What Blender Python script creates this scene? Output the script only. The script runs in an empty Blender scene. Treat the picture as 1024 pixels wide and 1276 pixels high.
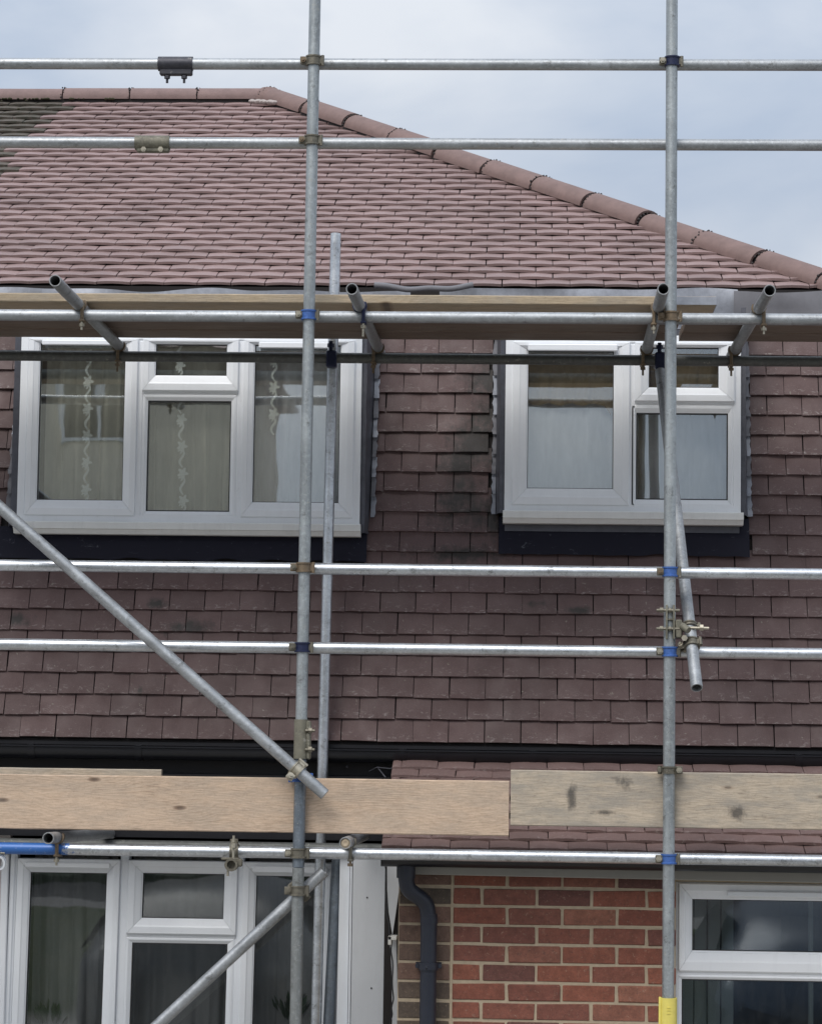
import bpy, bmesh, math, random
from mathutils import Vector, Matrix, noise
R = math.radians
random.seed(7)
scn = bpy.context.scene
COL = scn.collection
# ------------------------------------------------------------------ camera, sky, sun, exposure
cam_d = bpy.data.cameras.new('camera'); cam = bpy.data.objects.new('camera', cam_d); COL.objects.link(cam)
cam.matrix_world = Matrix.Translation((0, 0, 2.8)) @ Matrix.Rotation(R(2.56), 4, 'Z') @ Matrix.Rotation(R(95.2), 4, 'X') @ Matrix.Rotation(R(.78), 4, 'Z')
cam_d.sensor_fit = 'HORIZONTAL'; cam_d.sensor_width = 36; cam_d.lens = 112.5; cam_d.clip_end = 900; cam_d.clip_start = .05
scn.camera = cam
SUN_EL, SUN_AZ = R(50), R(205)          # high, behind the photographer and to the left
world = bpy.data.worlds.new('World'); scn.world = world; world.use_nodes = True
wt = world.node_tree; wt.nodes.clear()
def wn(t, **k):
    n = wt.nodes.new(t)
    for a, b in k.items(): setattr(n, a, b)
    return n
sky = wn('ShaderNodeTexSky', sky_type='NISHITA', sun_disc=False, sun_elevation=SUN_EL, sun_rotation=SUN_AZ, air_density=1.2, dust_density=2.0)
tc = wn('ShaderNodeTexCoord'); mp = wn('ShaderNodeMapping'); mp.inputs['Scale'].default_value = (1, 1, 2.6)
mp.inputs['Rotation'].default_value = (0.1, 0, .5)
nz = wn('ShaderNodeTexNoise'); nz.inputs['Scale'].default_value = 4.2; nz.inputs['Detail'].default_value = 7; nz.inputs['Roughness'].default_value = .5; nz.inputs['Distortion'].default_value = .35
cr = wn('ShaderNodeValToRGB'); e = cr.color_ramp.elements
e[0].position = .36; e[0].color = (3.2, 3.75, 4.65, 1); e[1].position = .62; e[1].color = (5.15, 5.4, 5.8, 1)
nz2 = wn('ShaderNodeTexNoise'); nz2.inputs['Scale'].default_value = 1.6; nz2.inputs['Detail'].default_value = 4
mr = wn('ShaderNodeMapRange'); mr.inputs[1].default_value = .3; mr.inputs[2].default_value = .6; mr.inputs[3].default_value = .8; mr.inputs[4].default_value = 1
mx = wn('ShaderNodeMixRGB'); bg = wn('ShaderNodeBackground'); bg.inputs['Strength'].default_value = .1; wo = wn('ShaderNodeOutputWorld')
L = wt.links.new
L(tc.outputs['Generated'], mp.inputs[0]); L(mp.outputs[0], nz.inputs[0]); L(mp.outputs[0], nz2.inputs[0])
L(nz.outputs[0], cr.inputs[0]); L(nz2.outputs[0], mr.inputs[0]); L(mr.outputs[0], mx.inputs[0])
sx_ = wn('ShaderNodeSeparateXYZ'); L(tc.outputs['Generated'], sx_.inputs[0])      # an overcast sky is brighter overhead
zr_ = wn('ShaderNodeMapRange'); zr_.inputs[1].default_value = .15; zr_.inputs[2].default_value = 1; zr_.inputs[3].default_value = 1; zr_.inputs[4].default_value = 1.9; L(sx_.outputs[2], zr_.inputs[0])
vs_ = wn('ShaderNodeVectorMath', operation='SCALE'); L(cr.outputs[0], vs_.inputs[0]); L(zr_.outputs[0], vs_.inputs[3])
L(sky.outputs[0], mx.inputs[1]); L(vs_.outputs[0], mx.inputs[2]); L(mx.outputs[0], bg.inputs[0]); L(bg.outputs[0], wo.inputs[0])
sl = bpy.data.lights.new('sun', 'SUN'); sl.energy = 1.6; sl.angle = R(34); sl.color = (1, .95, .88)
sun = bpy.data.objects.new('sun', sl); COL.objects.link(sun)
sd = Vector((math.sin(SUN_AZ) * math.cos(SUN_EL), math.cos(SUN_AZ) * math.cos(SUN_EL), math.sin(SUN_EL)))
sun.rotation_euler = (-sd).to_track_quat('-Z', 'Y').to_euler(); sun.location = (-6, -8, 20)
scn.view_settings.view_transform = 'Standard'; scn.view_settings.look = 'None'; scn.view_settings.gamma = 1; scn.view_settings.exposure = 0.46
scn.view_settings.use_curve_mapping = False
scn.cycles.max_bounces = 8; scn.cycles.transparent_max_bounces = 12

# ------------------------------------------------------------------ material helper
class NT:
    def __init__(s, name):
        s.m = bpy.data.materials.new(name); s.m.use_nodes = True; s.t = s.m.node_tree; s.t.nodes.clear()
        s.out = s.t.nodes.new('ShaderNodeOutputMaterial'); s.b = s.t.nodes.new('ShaderNodeBsdfPrincipled')
        s.t.links.new(s.b.outputs[0], s.out.inputs[0])
    def n(s, t, **k):
        x = s.t.nodes.new(t)
        for a, b in k.items(): setattr(x, a, b)
        return x
    def set(s, node, sock, v):
        if isinstance(v, bpy.types.NodeSocket): s.t.links.new(v, node.inputs[sock])
        elif v is not None:
            if isinstance(v, (tuple, list)) and len(v) == 3 and node.inputs[sock].type == 'RGBA': v = (*v, 1)
            node.inputs[sock].default_value = v
    def coord(s, kind='Object', scale=(1, 1, 1), loc=(0, 0, 0), rot=(0, 0, 0)):
        if kind == 'Position': o = s.n('ShaderNodeNewGeometry').outputs['Position']
        else: o = s.n('ShaderNodeTexCoord').outputs[kind]
        mpn = s.n('ShaderNodeMapping'); s.set(mpn, 0, o); mpn.inputs['Scale'].default_value = scale; mpn.inputs['Location'].default_value = loc; mpn.inputs['Rotation'].default_value = rot
        return mpn.outputs[0]
    def noise(s, co, scale, detail=5, rough=.55, dist=0):
        x = s.n('ShaderNodeTexNoise'); s.set(x, 0, co); x.inputs['Scale'].default_value = scale; x.inputs['Detail'].default_value = detail
        x.inputs['Roughness'].default_value = rough; x.inputs['Distortion'].default_value = dist; return x.outputs[0]
    def rng(s, v, a, b, c=0., d=1.):
        x = s.n('ShaderNodeMapRange'); s.set(x, 0, v)
        for i, q in enumerate((a, b, c, d)): x.inputs[i + 1].default_value = q
        return x.outputs[0]
    def mix(s, f, a, b, mode='MIX'):
        x = s.n('ShaderNodeMixRGB', blend_type=mode); s.set(x, 0, f); s.set(x, 1, a); s.set(x, 2, b); return x.outputs[0]
    def math(s, op, a, b=None):
        x = s.n('ShaderNodeMath', operation=op); s.set(x, 0, a)
        if b is not None: s.set(x, 1, b)
        return x.outputs[0]
    def val(s, col, f):   # multiply colour by scalar
        x = s.n('ShaderNodeVectorMath', operation='SCALE'); s.set(x, 0, col); s.set(x, 3, f); return x.outputs[0]
    def bump(s, h, strength=.3, dist=.002):
        x = s.n('ShaderNodeBump'); x.inputs['Strength'].default_value = strength; x.inputs['Distance'].default_value = dist
        s.set(x, 'Height', h); s.set(s.b, 'Normal', x.outputs[0])
    def rand(s):
        a = s.n('ShaderNodeObjectInfo').outputs['Random']; g = s.n('ShaderNodeNewGeometry').outputs['Random Per Island']
        return s.math('FRACT', s.math('ADD', a, g))
    def fin(s, color, rough=.6, metal=0., spec=None):
        s.set(s.b, 'Base Color', color); s.set(s.b, 'Roughness', rough); s.set(s.b, 'Metallic', metal)
        if spec is not None: s.set(s.b, 'Specular IOR Level', spec)
        return s.m
def blob(s, pts, jit=0.):
    """irregular stains: max over spheres (x,y,z,rx,rz) of a noisy falloff, in place coordinates"""
    pos = s.n('ShaderNodeNewGeometry').outputs['Position']; acc = None
    w = s.noise(s.coord('Position'), 26, 6, .7)
    for (x, y, z, rx, rz) in pts:
        m_ = s.n('ShaderNodeMapping'); m_.vector_type = 'POINT'; s.set(m_, 0, pos)
        m_.inputs['Scale'].default_value = (1 / rx, .6, 1 / rz); m_.inputs['Location'].default_value = (-x / rx, -y * .6, -z / rz)
        l = s.n('ShaderNodeVectorMath', operation='LENGTH'); s.set(l, 0, m_.outputs[0])
        v = s.math('SUBTRACT', 1.35, l.outputs['Value']); acc = v if acc is None else s.math('MAXIMUM', acc, v)
    acc = s.math('ADD', acc, s.math('MULTIPLY', s.math('SUBTRACT', w, .5), 2.6))
    w2 = s.noise(s.coord('Position', (30, 1, 5)), 1, 5, .7); acc = s.math('ADD', acc, s.math('MULTIPLY', s.math('SUBTRACT', w2, .5), 1.6))
    if jit: acc = s.math('ADD', acc, s.math('MULTIPLY', s.math('SUBTRACT', s.rand(), .55), jit))
    return s.rng(acc, .1, 1.1)

def tile_mat(name, base, var, stains=None, scuff=.5, rough=.62, moss=None):
    s = NT(name); r = s.rand()
    co = s.coord('Position')
    c = s.mix(s.rng(r, 0, 1, 0, 1), tuple(x * (1 - var) for x in base), tuple(x * (1 + var) for x in base))
    n1 = s.noise(co, 9, 4); c = s.mix(s.rng(n1, .3, .7, 0, .5), c, tuple(x * .74 for x in base))
    n2 = s.noise(co, 190, 5, .75); c = s.mix(s.rng(n2, .5, .72, 0, .5), c, tuple(min(1, x * 1.6) for x in base))
    c = s.mix(s.rng(s.noise(co, 75, 6, .8), .56, .68, 0, .45), c, tuple(x * .62 for x in base))
    if scuff:       # lime bloom and scrapes, mostly towards the tile tails
        g = s.n('ShaderNodeSeparateXYZ'); s.set(g, 0, s.n('ShaderNodeTexCoord').outputs['Generated'])
        tail = s.rng(g.outputs[1], 0, .45, 1, 0)
        n3 = s.noise(s.coord('Position', (1, 1, 2.2)), 34, 6, .75, .6)
        f = s.math('MULTIPLY', s.rng(n3, .55, .66, 0, scuff), tail)
        c = s.mix(f, c, (.46, .42, .40))
    n5 = s.noise(s.coord('Position', (1, 1, .5)), 2.2, 5); c = s.mix(s.rng(n5, .45, .75, 0, .6), c, tuple(x * .5 for x in base))
    c = s.mix(s.rng(s.noise(s.coord('Position', (1, 1, 1), (4, 4, 1)), 48, 4, .6), .68, .72, 0, .4), c, (.33, .32, .26))
    if stains: c = s.mix(s.math('MULTIPLY', blob(s, stains, 1.1), .9), c, (.020, .019, .017))
    if moss:
        n4 = s.noise(co, 30, 6, .7); c = s.mix(s.rng(n4, .35, .62, .2, 1), c, moss)
    s.bump(s.noise(co, 110, 7, .75), .5, .002)
    return s.fin(c, s.rng(n1, .3, .7, rough - .08, rough + .12))

def wood_mat(name, base, dark, knots=1.0, weather=0.0, seed=0., scale=1., stains=None):
    s = NT(name); ob = s.coord('Object', (1, 1, 1), (seed, seed * .7, seed * .3))
    st = s.coord('Object', (.55, 6, 6), (seed * 2, seed, seed))
    warp = s.noise(s.coord('Object', (1.1, 3.2, 3.2), (seed, 0, seed)), 1.5, 3, .5)
    gx = s.n('ShaderNodeSeparateXYZ'); s.set(gx, 0, ob)
    kv = s.n('ShaderNodeTexVoronoi', voronoi_dimensions='2D'); s.set(kv, 0, s.coord('Object', (2.3, 6.5, 6.5), (seed * 3, seed, 0), (R(-90), 0, 0))); kv.inputs['Scale'].default_value = 1.0
    kd = kv.outputs['Distance']
    # growth rings: lines that bend round knots
    ring = s.math('ADD', s.math('MULTIPLY', gx.outputs[2], 480.), s.math('ADD', s.math('MULTIPLY', warp, 95.), s.math('MULTIPLY', s.rng(kd, 0, .4, 1, 0), 12.)))
    wv = s.math('SINE', ring)
    c = s.mix(s.math('MULTIPLY', s.rng(wv, .1, 1, 0, .5), s.rng(s.noise(s.coord('Object', (.9, 3, 3), (seed, 9, 4)), 2.2, 3), .35, .62, .15, 1)), base, dark)
    fine = s.noise(st, 34, 6, .7); c = s.mix(s.rng(fine, .42, .68, 0, .7), c, tuple(x * .6 for x in dark))
    split = s.noise(s.coord('Object', (.16, 9, 9), (seed, 7, 3)), 11, 3, .5); c = s.mix(s.rng(s.math('ABSOLUTE', s.math('SUBTRACT', split, .47)), 0, .004, .75, 0), c, tuple(x * .25 for x in dark))
    big = s.noise(s.coord('Object', (.8, 2, 2), (seed, 3, 1)), 3, 4); c = s.mix(s.rng(s.noise(s.coord('Object', (.35, 7, 7), (seed, 2, 8)), 14, 4, .7), .66, .7, 0, .55), c, (.12, .08, .055)); c = s.mix(s.rng(big, .35, .7, 0, .45), c, tuple(min(1, x * 1.18) for x in base))
    if knots:
        kc = s.n('ShaderNodeSeparateColor'); s.set(kc, 0, kv.outputs['Color'])
        some = s.rng(kc.outputs[0], .45, .5)
        k = s.math('MULTIPLY', s.rng(kd, .045, .075, 1, 0), some)
        c = s.mix(s.math('MULTIPLY', k, .75 * knots), c, (.13, .07, .04))
        k2 = s.math('MULTIPLY', s.rng(kd, .022, .04, 1, 0), some); c = s.mix(s.math('MULTIPLY', k2, .6), c, (.05, .03, .02))
    if weather:
        w = s.noise(s.coord('Object', (1.2, 5, 5), (seed, 0, 0)), 4, 7, .7); c = s.mix(s.rng(w, .42, .62, 0, weather), c, (.27, .25, .22))
        w2 = s.noise(s.coord('Object', (1.5, 3, 3), (seed, 5, 0)), 9, 8, .8); c = s.mix(s.rng(w2, .6, .72, 0, weather * .9), c, (.07, .062, .05))
        w3 = s.noise(s.coord('Object', (.8, 9, 9), (seed, 5, 2)), 22, 4, .8); c = s.mix(s.rng(w3, .62, .7, 0, weather * .8), c, (.05, .04, .03))
    c = s.mix(s.rng(s.noise(s.coord('Object', (1, 1, 1), (seed, 1, 1)), 130, 5, .8), .52, .7, 0, .35), c, tuple(x * .5 for x in dark))
    if stains: c = s.mix(s.math('MULTIPLY', blob(s, stains), .8), c, (.045, .042, .04))
    h = s.math('ADD', s.math('MULTIPLY', wv, .15), fine); s.bump(h, .35, .0015)
    return s.fin(c, .78)

def metal_mat(name, base, metal, rough, rust=.25, streak=.5, axis=2, paint=None):
    s = NT(name); sc = [22, 22, 22]; sc[axis] = 2.2
    co = s.coord('Position'); st = s.coord('Position', tuple(sc))
    n1 = s.noise(st, 1.0, 6, .65); n2 = s.noise(co, 60, 6, .75); n3 = s.noise(co, 7, 5, .6); n4 = s.noise(co, 230, 3, .6)
    c = s.mix(s.rng(n1, .35, .65, 0, streak), base, tuple(x * .42 for x in base))
    c = s.mix(s.rng(n3, .5, .75, 0, .5), c, tuple(min(1, x * 1.35) for x in base))
    c = s.mix(s.rng(n2, .5, .66, 0, .42), c, tuple(min(1, x * 1.5 + .03) for x in base))
    c = s.mix(s.rng(n4, .6, .7, 0, .4), c, (.1, .1, .1))
    rr = s.noise(s.coord('Position', (1, 1, 1), (5, 2, 9)), 38, 7, .8)
    rf = s.rng(rr, .66, .74, 0, rust); c = s.mix(rf, c, (.09, .055, .03))
    mt = s.math('MULTIPLY', s.rng(rr, .66, .74, 1, .2), metal)
    sp_ = s.rng(s.noise(s.coord('Position', (1, 1, 1), (9, 3, 1)), 32, 7, .8), .60, .65, 0, .65); c = s.mix(sp_, c, (.40, .385, .34)); mt = s.math('MULTIPLY', mt, s.rng(sp_, 0, 1, 1, .2))
    dk_ = s.rng(s.noise(s.coord('Position', (1, 1, 1), (2, 8, 5)), 24, 8, .85), .55, .64, 0, .6); c = s.mix(dk_, c, (.08, .075, .065))
    if paint:   # (x limit, colour): paint left on one end of the tube, chipped at its edge
        g = s.n('ShaderNodeSeparateXYZ'); s.set(g, 0, s.n('ShaderNodeNewGeometry').outputs['Position'])
        e_ = s.math('ADD', g.outputs[0], s.math('MULTIPLY', s.math('SUBTRACT', s.noise(co, 45, 6, .7), .5), .22))
        f = s.rng(e_, paint[0] - .01, paint[0] + .01, 1, 0)
        f = s.math('MULTIPLY', f, s.rng(s.noise(co, 55, 7, .8), .6, .66, 1, .15))
        c = s.mix(f, c, paint[1]); mt = s.math('MULTIPLY', mt, s.rng(f, 0, 1, 1, .1))
    s.bump(s.math('ADD', n2, s.math('MULTIPLY', n1, .6)), .15, .001)
    return s.fin(c, s.rng(n3, .3, .7, rough - .08, rough + .12), mt)

def plain_mat(name, base, rough=.5, metal=0., mott=.2, scale=20, bump=.1, dirt=None, spec=None):
    s = NT(name); co = s.coord('Position'); n1 = s.noise(co, scale, 6, .65)
    c = s.mix(s.rng(n1, .35, .7, 0, mott), base, tuple(x * .6 for x in base))
    if dirt:
        n2 = s.noise(s.coord('Position', (1, 1, 1), (3, 1, 2)), 55, 8, .8); c = s.mix(s.rng(n2, .60, .72, 0, dirt), c, (.12, .11, .09))
        n3 = s.noise(s.coord('Position', (9, 9, 1.2)), 3, 6, .7); c = s.mix(s.rng(n3, .52, .75, 0, dirt), c, tuple(x * .72 for x in base))
    if bump: s.bump(n1, bump, .002)
    return s.fin(c, rough, metal, spec)

def glass_mat(name, refl=.16, tint=(.80, .84, .84)):
    s = NT(name); s.t.nodes.remove(s.b)
    tr = s.n('ShaderNodeBsdfTransparent'); tr.inputs[0].default_value = (*tint, 1)
    gl = s.n('ShaderNodeBsdfGlossy'); gl.inputs['Roughness'].default_value = .012; gl.inputs[0].default_value = (.95, .98, 1, 1)
    bp = s.n('ShaderNodeBump'); bp.inputs['Strength'].default_value = .25; bp.inputs['Distance'].default_value = .004
    s.set(bp, 'Height', s.noise(s.coord('Position'), 2.6, 2, .4)); s.set(gl, 'Normal', bp.outputs[0])
    lw = s.n('ShaderNodeLayerWeight'); lw.inputs['Blend'].default_value = .12
    f = s.math('ADD', s.math('MULTIPLY', lw.outputs['Fresnel'], .8), refl)
    d = s.n('ShaderNodeBsdfDiffuse'); d.inputs[0].default_value = (.5, .5, .47, 1)
    m1 = s.n('ShaderNodeMixShader'); s.set(m1, 0, f); s.set(m1, 1, tr.outputs[0]); s.set(m1, 2, gl.outputs[0])
    dust = s.rng(s.noise(s.coord('Position', (3, 3, 1)), 8, 7, .75), .45, .8, .004, .035)
    m2 = s.n('ShaderNodeMixShader'); s.set(m2, 0, dust); s.set(m2, 1, m1.outputs[0]); s.set(m2, 2, d.outputs[0])
    s.set(s.out, 0, m2.outputs[0]); return s.m

def net_mat(name, col, holes=.45):
    s = NT(name); s.t.nodes.remove(s.b)
    tr = s.n('ShaderNodeBsdfTransparent'); df = s.n('ShaderNodeBsdfDiffuse'); df.inputs[0].default_value = (*col, 1)
    tl = s.n('ShaderNodeBsdfTranslucent'); tl.inputs[0].default_value = (*col, 1)
    a = s.n('ShaderNodeMixShader'); a.inputs[0].default_value = .3; s.set(a, 1, df.outputs[0]); s.set(a, 2, tl.outputs[0])
    lw = s.n('ShaderNodeLayerWeight'); lw.inputs['Blend'].default_value = .35
    f = s.math('MAXIMUM', s.math('SUBTRACT', s.math('ADD', s.math('MULTIPLY', lw.outputs['Facing'], .9), 1 - holes), .0), 0.)
    f = s.math('MINIMUM', s.math('MULTIPLY', f, s.rng(s.noise(s.coord('Position', (1, 1, .25)), 22, 3), .3, .7, .85, 1.08)), 1.)
    b = s.n('ShaderNodeMixShader'); s.set(b, 0, f); s.set(b, 1, tr.outputs[0]); s.set(b, 2, a.outputs[0])
    s.set(s.out, 0, b.outputs[0]); return s.m

def brick_mat(name, cols, rough=.85):
    s = NT(name); r = s.rand(); rp = s.n('ShaderNodeValToRGB'); rp.color_ramp.interpolation = 'LINEAR'
    el = rp.color_ramp.elements; el[0].color = (*cols[0], 1); el[1].color = (*cols[-1], 1)
    for i, cc in enumerate(cols[1:-1]): q = el.new((i + 1) / (len(cols) - 1)); q.color = (*cc, 1)
    s.set(rp, 0, r); c = rp.outputs[0]; co = s.coord('Position')
    c = s.mix(s.rng(s.noise(co, 26, 6, .75), .35, .65, 0, .75), c, s.val(c, .52))
    c = s.mix(s.rng(s.noise(co, 100, 6, .8), .54, .64, 0, .6), c, (.05, .035, .035))
    c = s.mix(s.rng(s.noise(co, 60, 6, .85, .5), .58, .66, 0, .6), c, (.42, .30, .22))
    s.bump(s.noise(co, 130, 8, .75), .7, .003)
    return s.fin(c, rough)

M = {}
STAIN = [(-.17, 12.1, 4.56, .1, .1), (-.2, 12.1, 4.40, .1, .1), (-.22, 12.07, 4.2, .13, .13), (-.3, 12.05, 4.02, .1, .16), (-.18, 12.0, 3.86, .2, .09), (-.3, 11.98, 3.7, .16, .04),
         (-1.58, 11.86, 3.33, .10, .035), (-1.70, 11.86, 3.44, .04, .02), (.06, 11.86, 3.46, .07, .02), (.26, 11.85, 3.43, .06, .02), (-1.76, 11.75, 3.03, .02, .035), (-2.35, 11.9, 3.36, .06, .03)]
M['wall_tile'] = tile_mat('clay_wall_tile', (.103, .062, .060), .16, STAIN, .55)
M['roof_tile'] = tile_mat('clay_roof_tile', (.275, .19, .182), .08, None, .25, .55)
M['moss_tile'] = tile_mat('mossy_roof_tile', (.13, .10, .085), .2, None, .1, .8, moss=(.052, .05, .036))
M['lean_tile'] = tile_mat('clay_lean_to_tile', (.20, .132, .122), .13, None, .5, .6)
M['ridge'] = plain_mat('ridge_clay', (.235, .16, .15), .75, 0, .6, 14, .6, .5)
M['ridge2'] = plain_mat('hip_clay', (.21, .14, .128), .75, 0, .6, 14, .6, .5)
M['mortar_dark'] = plain_mat('dark_mortar', (.05, .045, .045), .9, 0, .5, 60, .6)
M['mortar'] = plain_mat('sand_mortar', (.44, .36, .26), .92, 0, .45, 45, .8)
M['mortar_pale'] = plain_mat('pale_mortar', (.45, .40, .38), .9, 0, .5, 40, .6)
M['lead'] = plain_mat('weathered_lead', (.115, .118, .14), .5, .35, .7, 24, .5, .35)
M['lead_pale'] = plain_mat('pale_lead', (.36, .38, .43), .5, .3, .7, 26, .6, .8)
def lead_dark():
    s = NT('lead_apron'); co = s.coord('Position', (1, 1, 2.4)); n = s.noise(co, 14, 8, .8, .9)
    c = s.mix(s.rng(n, .60, .68, 0, .6), (.010, .010, .020), (.16, .17, .2))
    s.bump(s.noise(s.coord('Position'), 8, 4), .4, .006); return s.fin(c, .62, 0, .2)
M['apron'] = lead_dark()
M['backing'] = plain_mat('batten_dark', (.018, .015, .015), .9, 0, .3, 30, .2)
M['black'] = plain_mat('black_plastic', (.010, .011, .015), .32, 0, .3, 14, .05)
M['black_board'] = plain_mat('black_painted_board', (.010, .010, .014), .45, 0, .5, 14, .3)
M['pipe'] = plain_mat('navy_black_pipe', (.017, .021, .034), .42, 0, .35, 18, .1)
M['upvc'] = plain_mat('white_upvc', (.86, .88, .91), .38, 0, .10, 5, .03, .2)
M['upvc_low'] = plain_mat('dull_white_upvc', (.70, .73, .77), .42, 0, .12, 5, .03, .22)
M['sill'] = plain_mat('painted_sill', (.80, .80, .78), .55, 0, .2, 12, .1, .35)
M['greyboard'] = plain_mat('grey_painted_board', (.56, .585, .62), .55, 0, .12, 7, .08, .2)
M['fascia'] = plain_mat('taupe_fascia', (.31, .30, .275), .55, 0, .15, 9, .08, .2)
M['gasket'] = plain_mat('black_gasket', (.02, .02, .022), .5, 0, 0, 10, 0)
M['glass'] = glass_mat('window_glass', .19, (.94, .96, .95))
M['glass_low'] = glass_mat('lower_window_glass', .09, (.80, .82, .83))
M['net'] = net_mat('net_curtain', (.95, .89, .77), .34)
M['net_white'] = net_mat('white_net', (.88, .84, .86), .18)
M['embroid'] = plain_mat('embroidery', (.93, .92, .88), .8, 0, .0, 60, .2)
M['drape'] = plain_mat('ochre_drape', (.26, .185, .105), .85, 0, .4, 30, .2)
M['drape_grey'] = plain_mat('grey_drape', (.23, .225, .22), .85, 0, .3, 30, .2)
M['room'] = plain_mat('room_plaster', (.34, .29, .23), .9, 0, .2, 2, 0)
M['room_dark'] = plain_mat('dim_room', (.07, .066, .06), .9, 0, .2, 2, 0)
M['galv'] = metal_mat('weathered_galvanised', (.36, .39, .405), .55, .46, .3, .55, 2)
M['galv_dark'] = metal_mat('bluish_tube', (.17, .20, .235), .5, .45, .3, .5, 2)
M['galv_old'] = metal_mat('old_tube', (.25, .265, .265), .5, .5, .5, .5, 2)
M['galv_h'] = metal_mat('galvanised_ledger', (.38, .40, .42), .6, .44, .45, .45, 0)
M['galv_new'] = metal_mat('bright_galvanised', (.60, .63, .67), .85, .34, .3, .35, 0)
M['galv_paint'] = metal_mat('bright_galvanised_blue_end', (.60, .63, .67), .85, .34, .3, .35, 0, paint=(-1.86, (.035, .13, .40)))
M['galv_y'] = metal_mat('transom_tube', (.31, .32, .33), .5, .48, .45, .4, 1)
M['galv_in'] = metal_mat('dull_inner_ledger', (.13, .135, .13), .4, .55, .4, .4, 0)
M['coup'] = metal_mat('zinc_coupler', (.19, .175, .14), .6, .5, 1.0, .6, 2)
M['coup_rust'] = metal_mat('rusty_coupler', (.20, .15, .10), .5, .6, .9, .3, 2)
M['coup_dark'] = metal_mat('dark_sleeve', (.05, .05, .062), .4, .5, .6, .3, 0)
M['coup_blue'] = plain_mat('blue_painted_coupler', (.055, .14, .42), .5, .1, .7, 80, .6, .9)
M['coup_navy'] = plain_mat('navy_coupler', (.012, .018, .06), .5, .2, .5, 60, .4, .3)
M['bolt'] = metal_mat('zinc_bolt', (.40, .37, .30), .7, .42, .9, .2, 2)
M['sleeve'] = metal_mat('mossy_sleeve', (.19, .18, .14), .3, .6, .6, .6, 2)
M['yellow'] = plain_mat('yellow_guard', (.70, .60, .14), .5, 0, .25, 40, .2, .3)
M['white_tag'] = plain_mat('white_clip', (.7, .7, .68), .5, 0, .1, 20, 0)
M['wood'] = wood_mat('new_board', (.58, .44, .325), (.40, .28, .19), 1.0, 0.28, 1.7)
M['wood_old'] = wood_mat('weathered_board', (.50, .42, .325), (.34, .27, .20), .35, .7, 6.3, stains=[(.868, 10.53, 2.545, .035, .028), (.41, 10.53, 2.66, .03, .03), (.2, 10.53, 2.6, .02, .05), (.33, 10.53, 2.54, .05, .01)])
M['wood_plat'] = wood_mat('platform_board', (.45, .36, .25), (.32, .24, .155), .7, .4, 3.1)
M['wood_under'] = wood_mat('platform_board_shaded', (.17, .12, .088), (.10, .068, .05), .5, .25, 9.1)  # darker copy for boards seen from below, underside shade put into the wood colour
M['brick'] = brick_mat('red_brick', [(.12, .058, .052), (.235, .08, .054), (.29, .10, .062), (.20, .075, .056), (.31, .13, .085)])
M['brick_old'] = brick_mat('old_brown_brick', [(.115, .085, .062), (.16, .105, .08), (.21, .12, .09), (.10, .08, .062)])
M['leaf'] = plain_mat('leaf_green', (.022, .05, .016), .5, 0, .5, 40, .1)
M['blind'] = plain_mat('sage_blind', (.30, .35, .33), .8, 0, .1, 20, .05)

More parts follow.
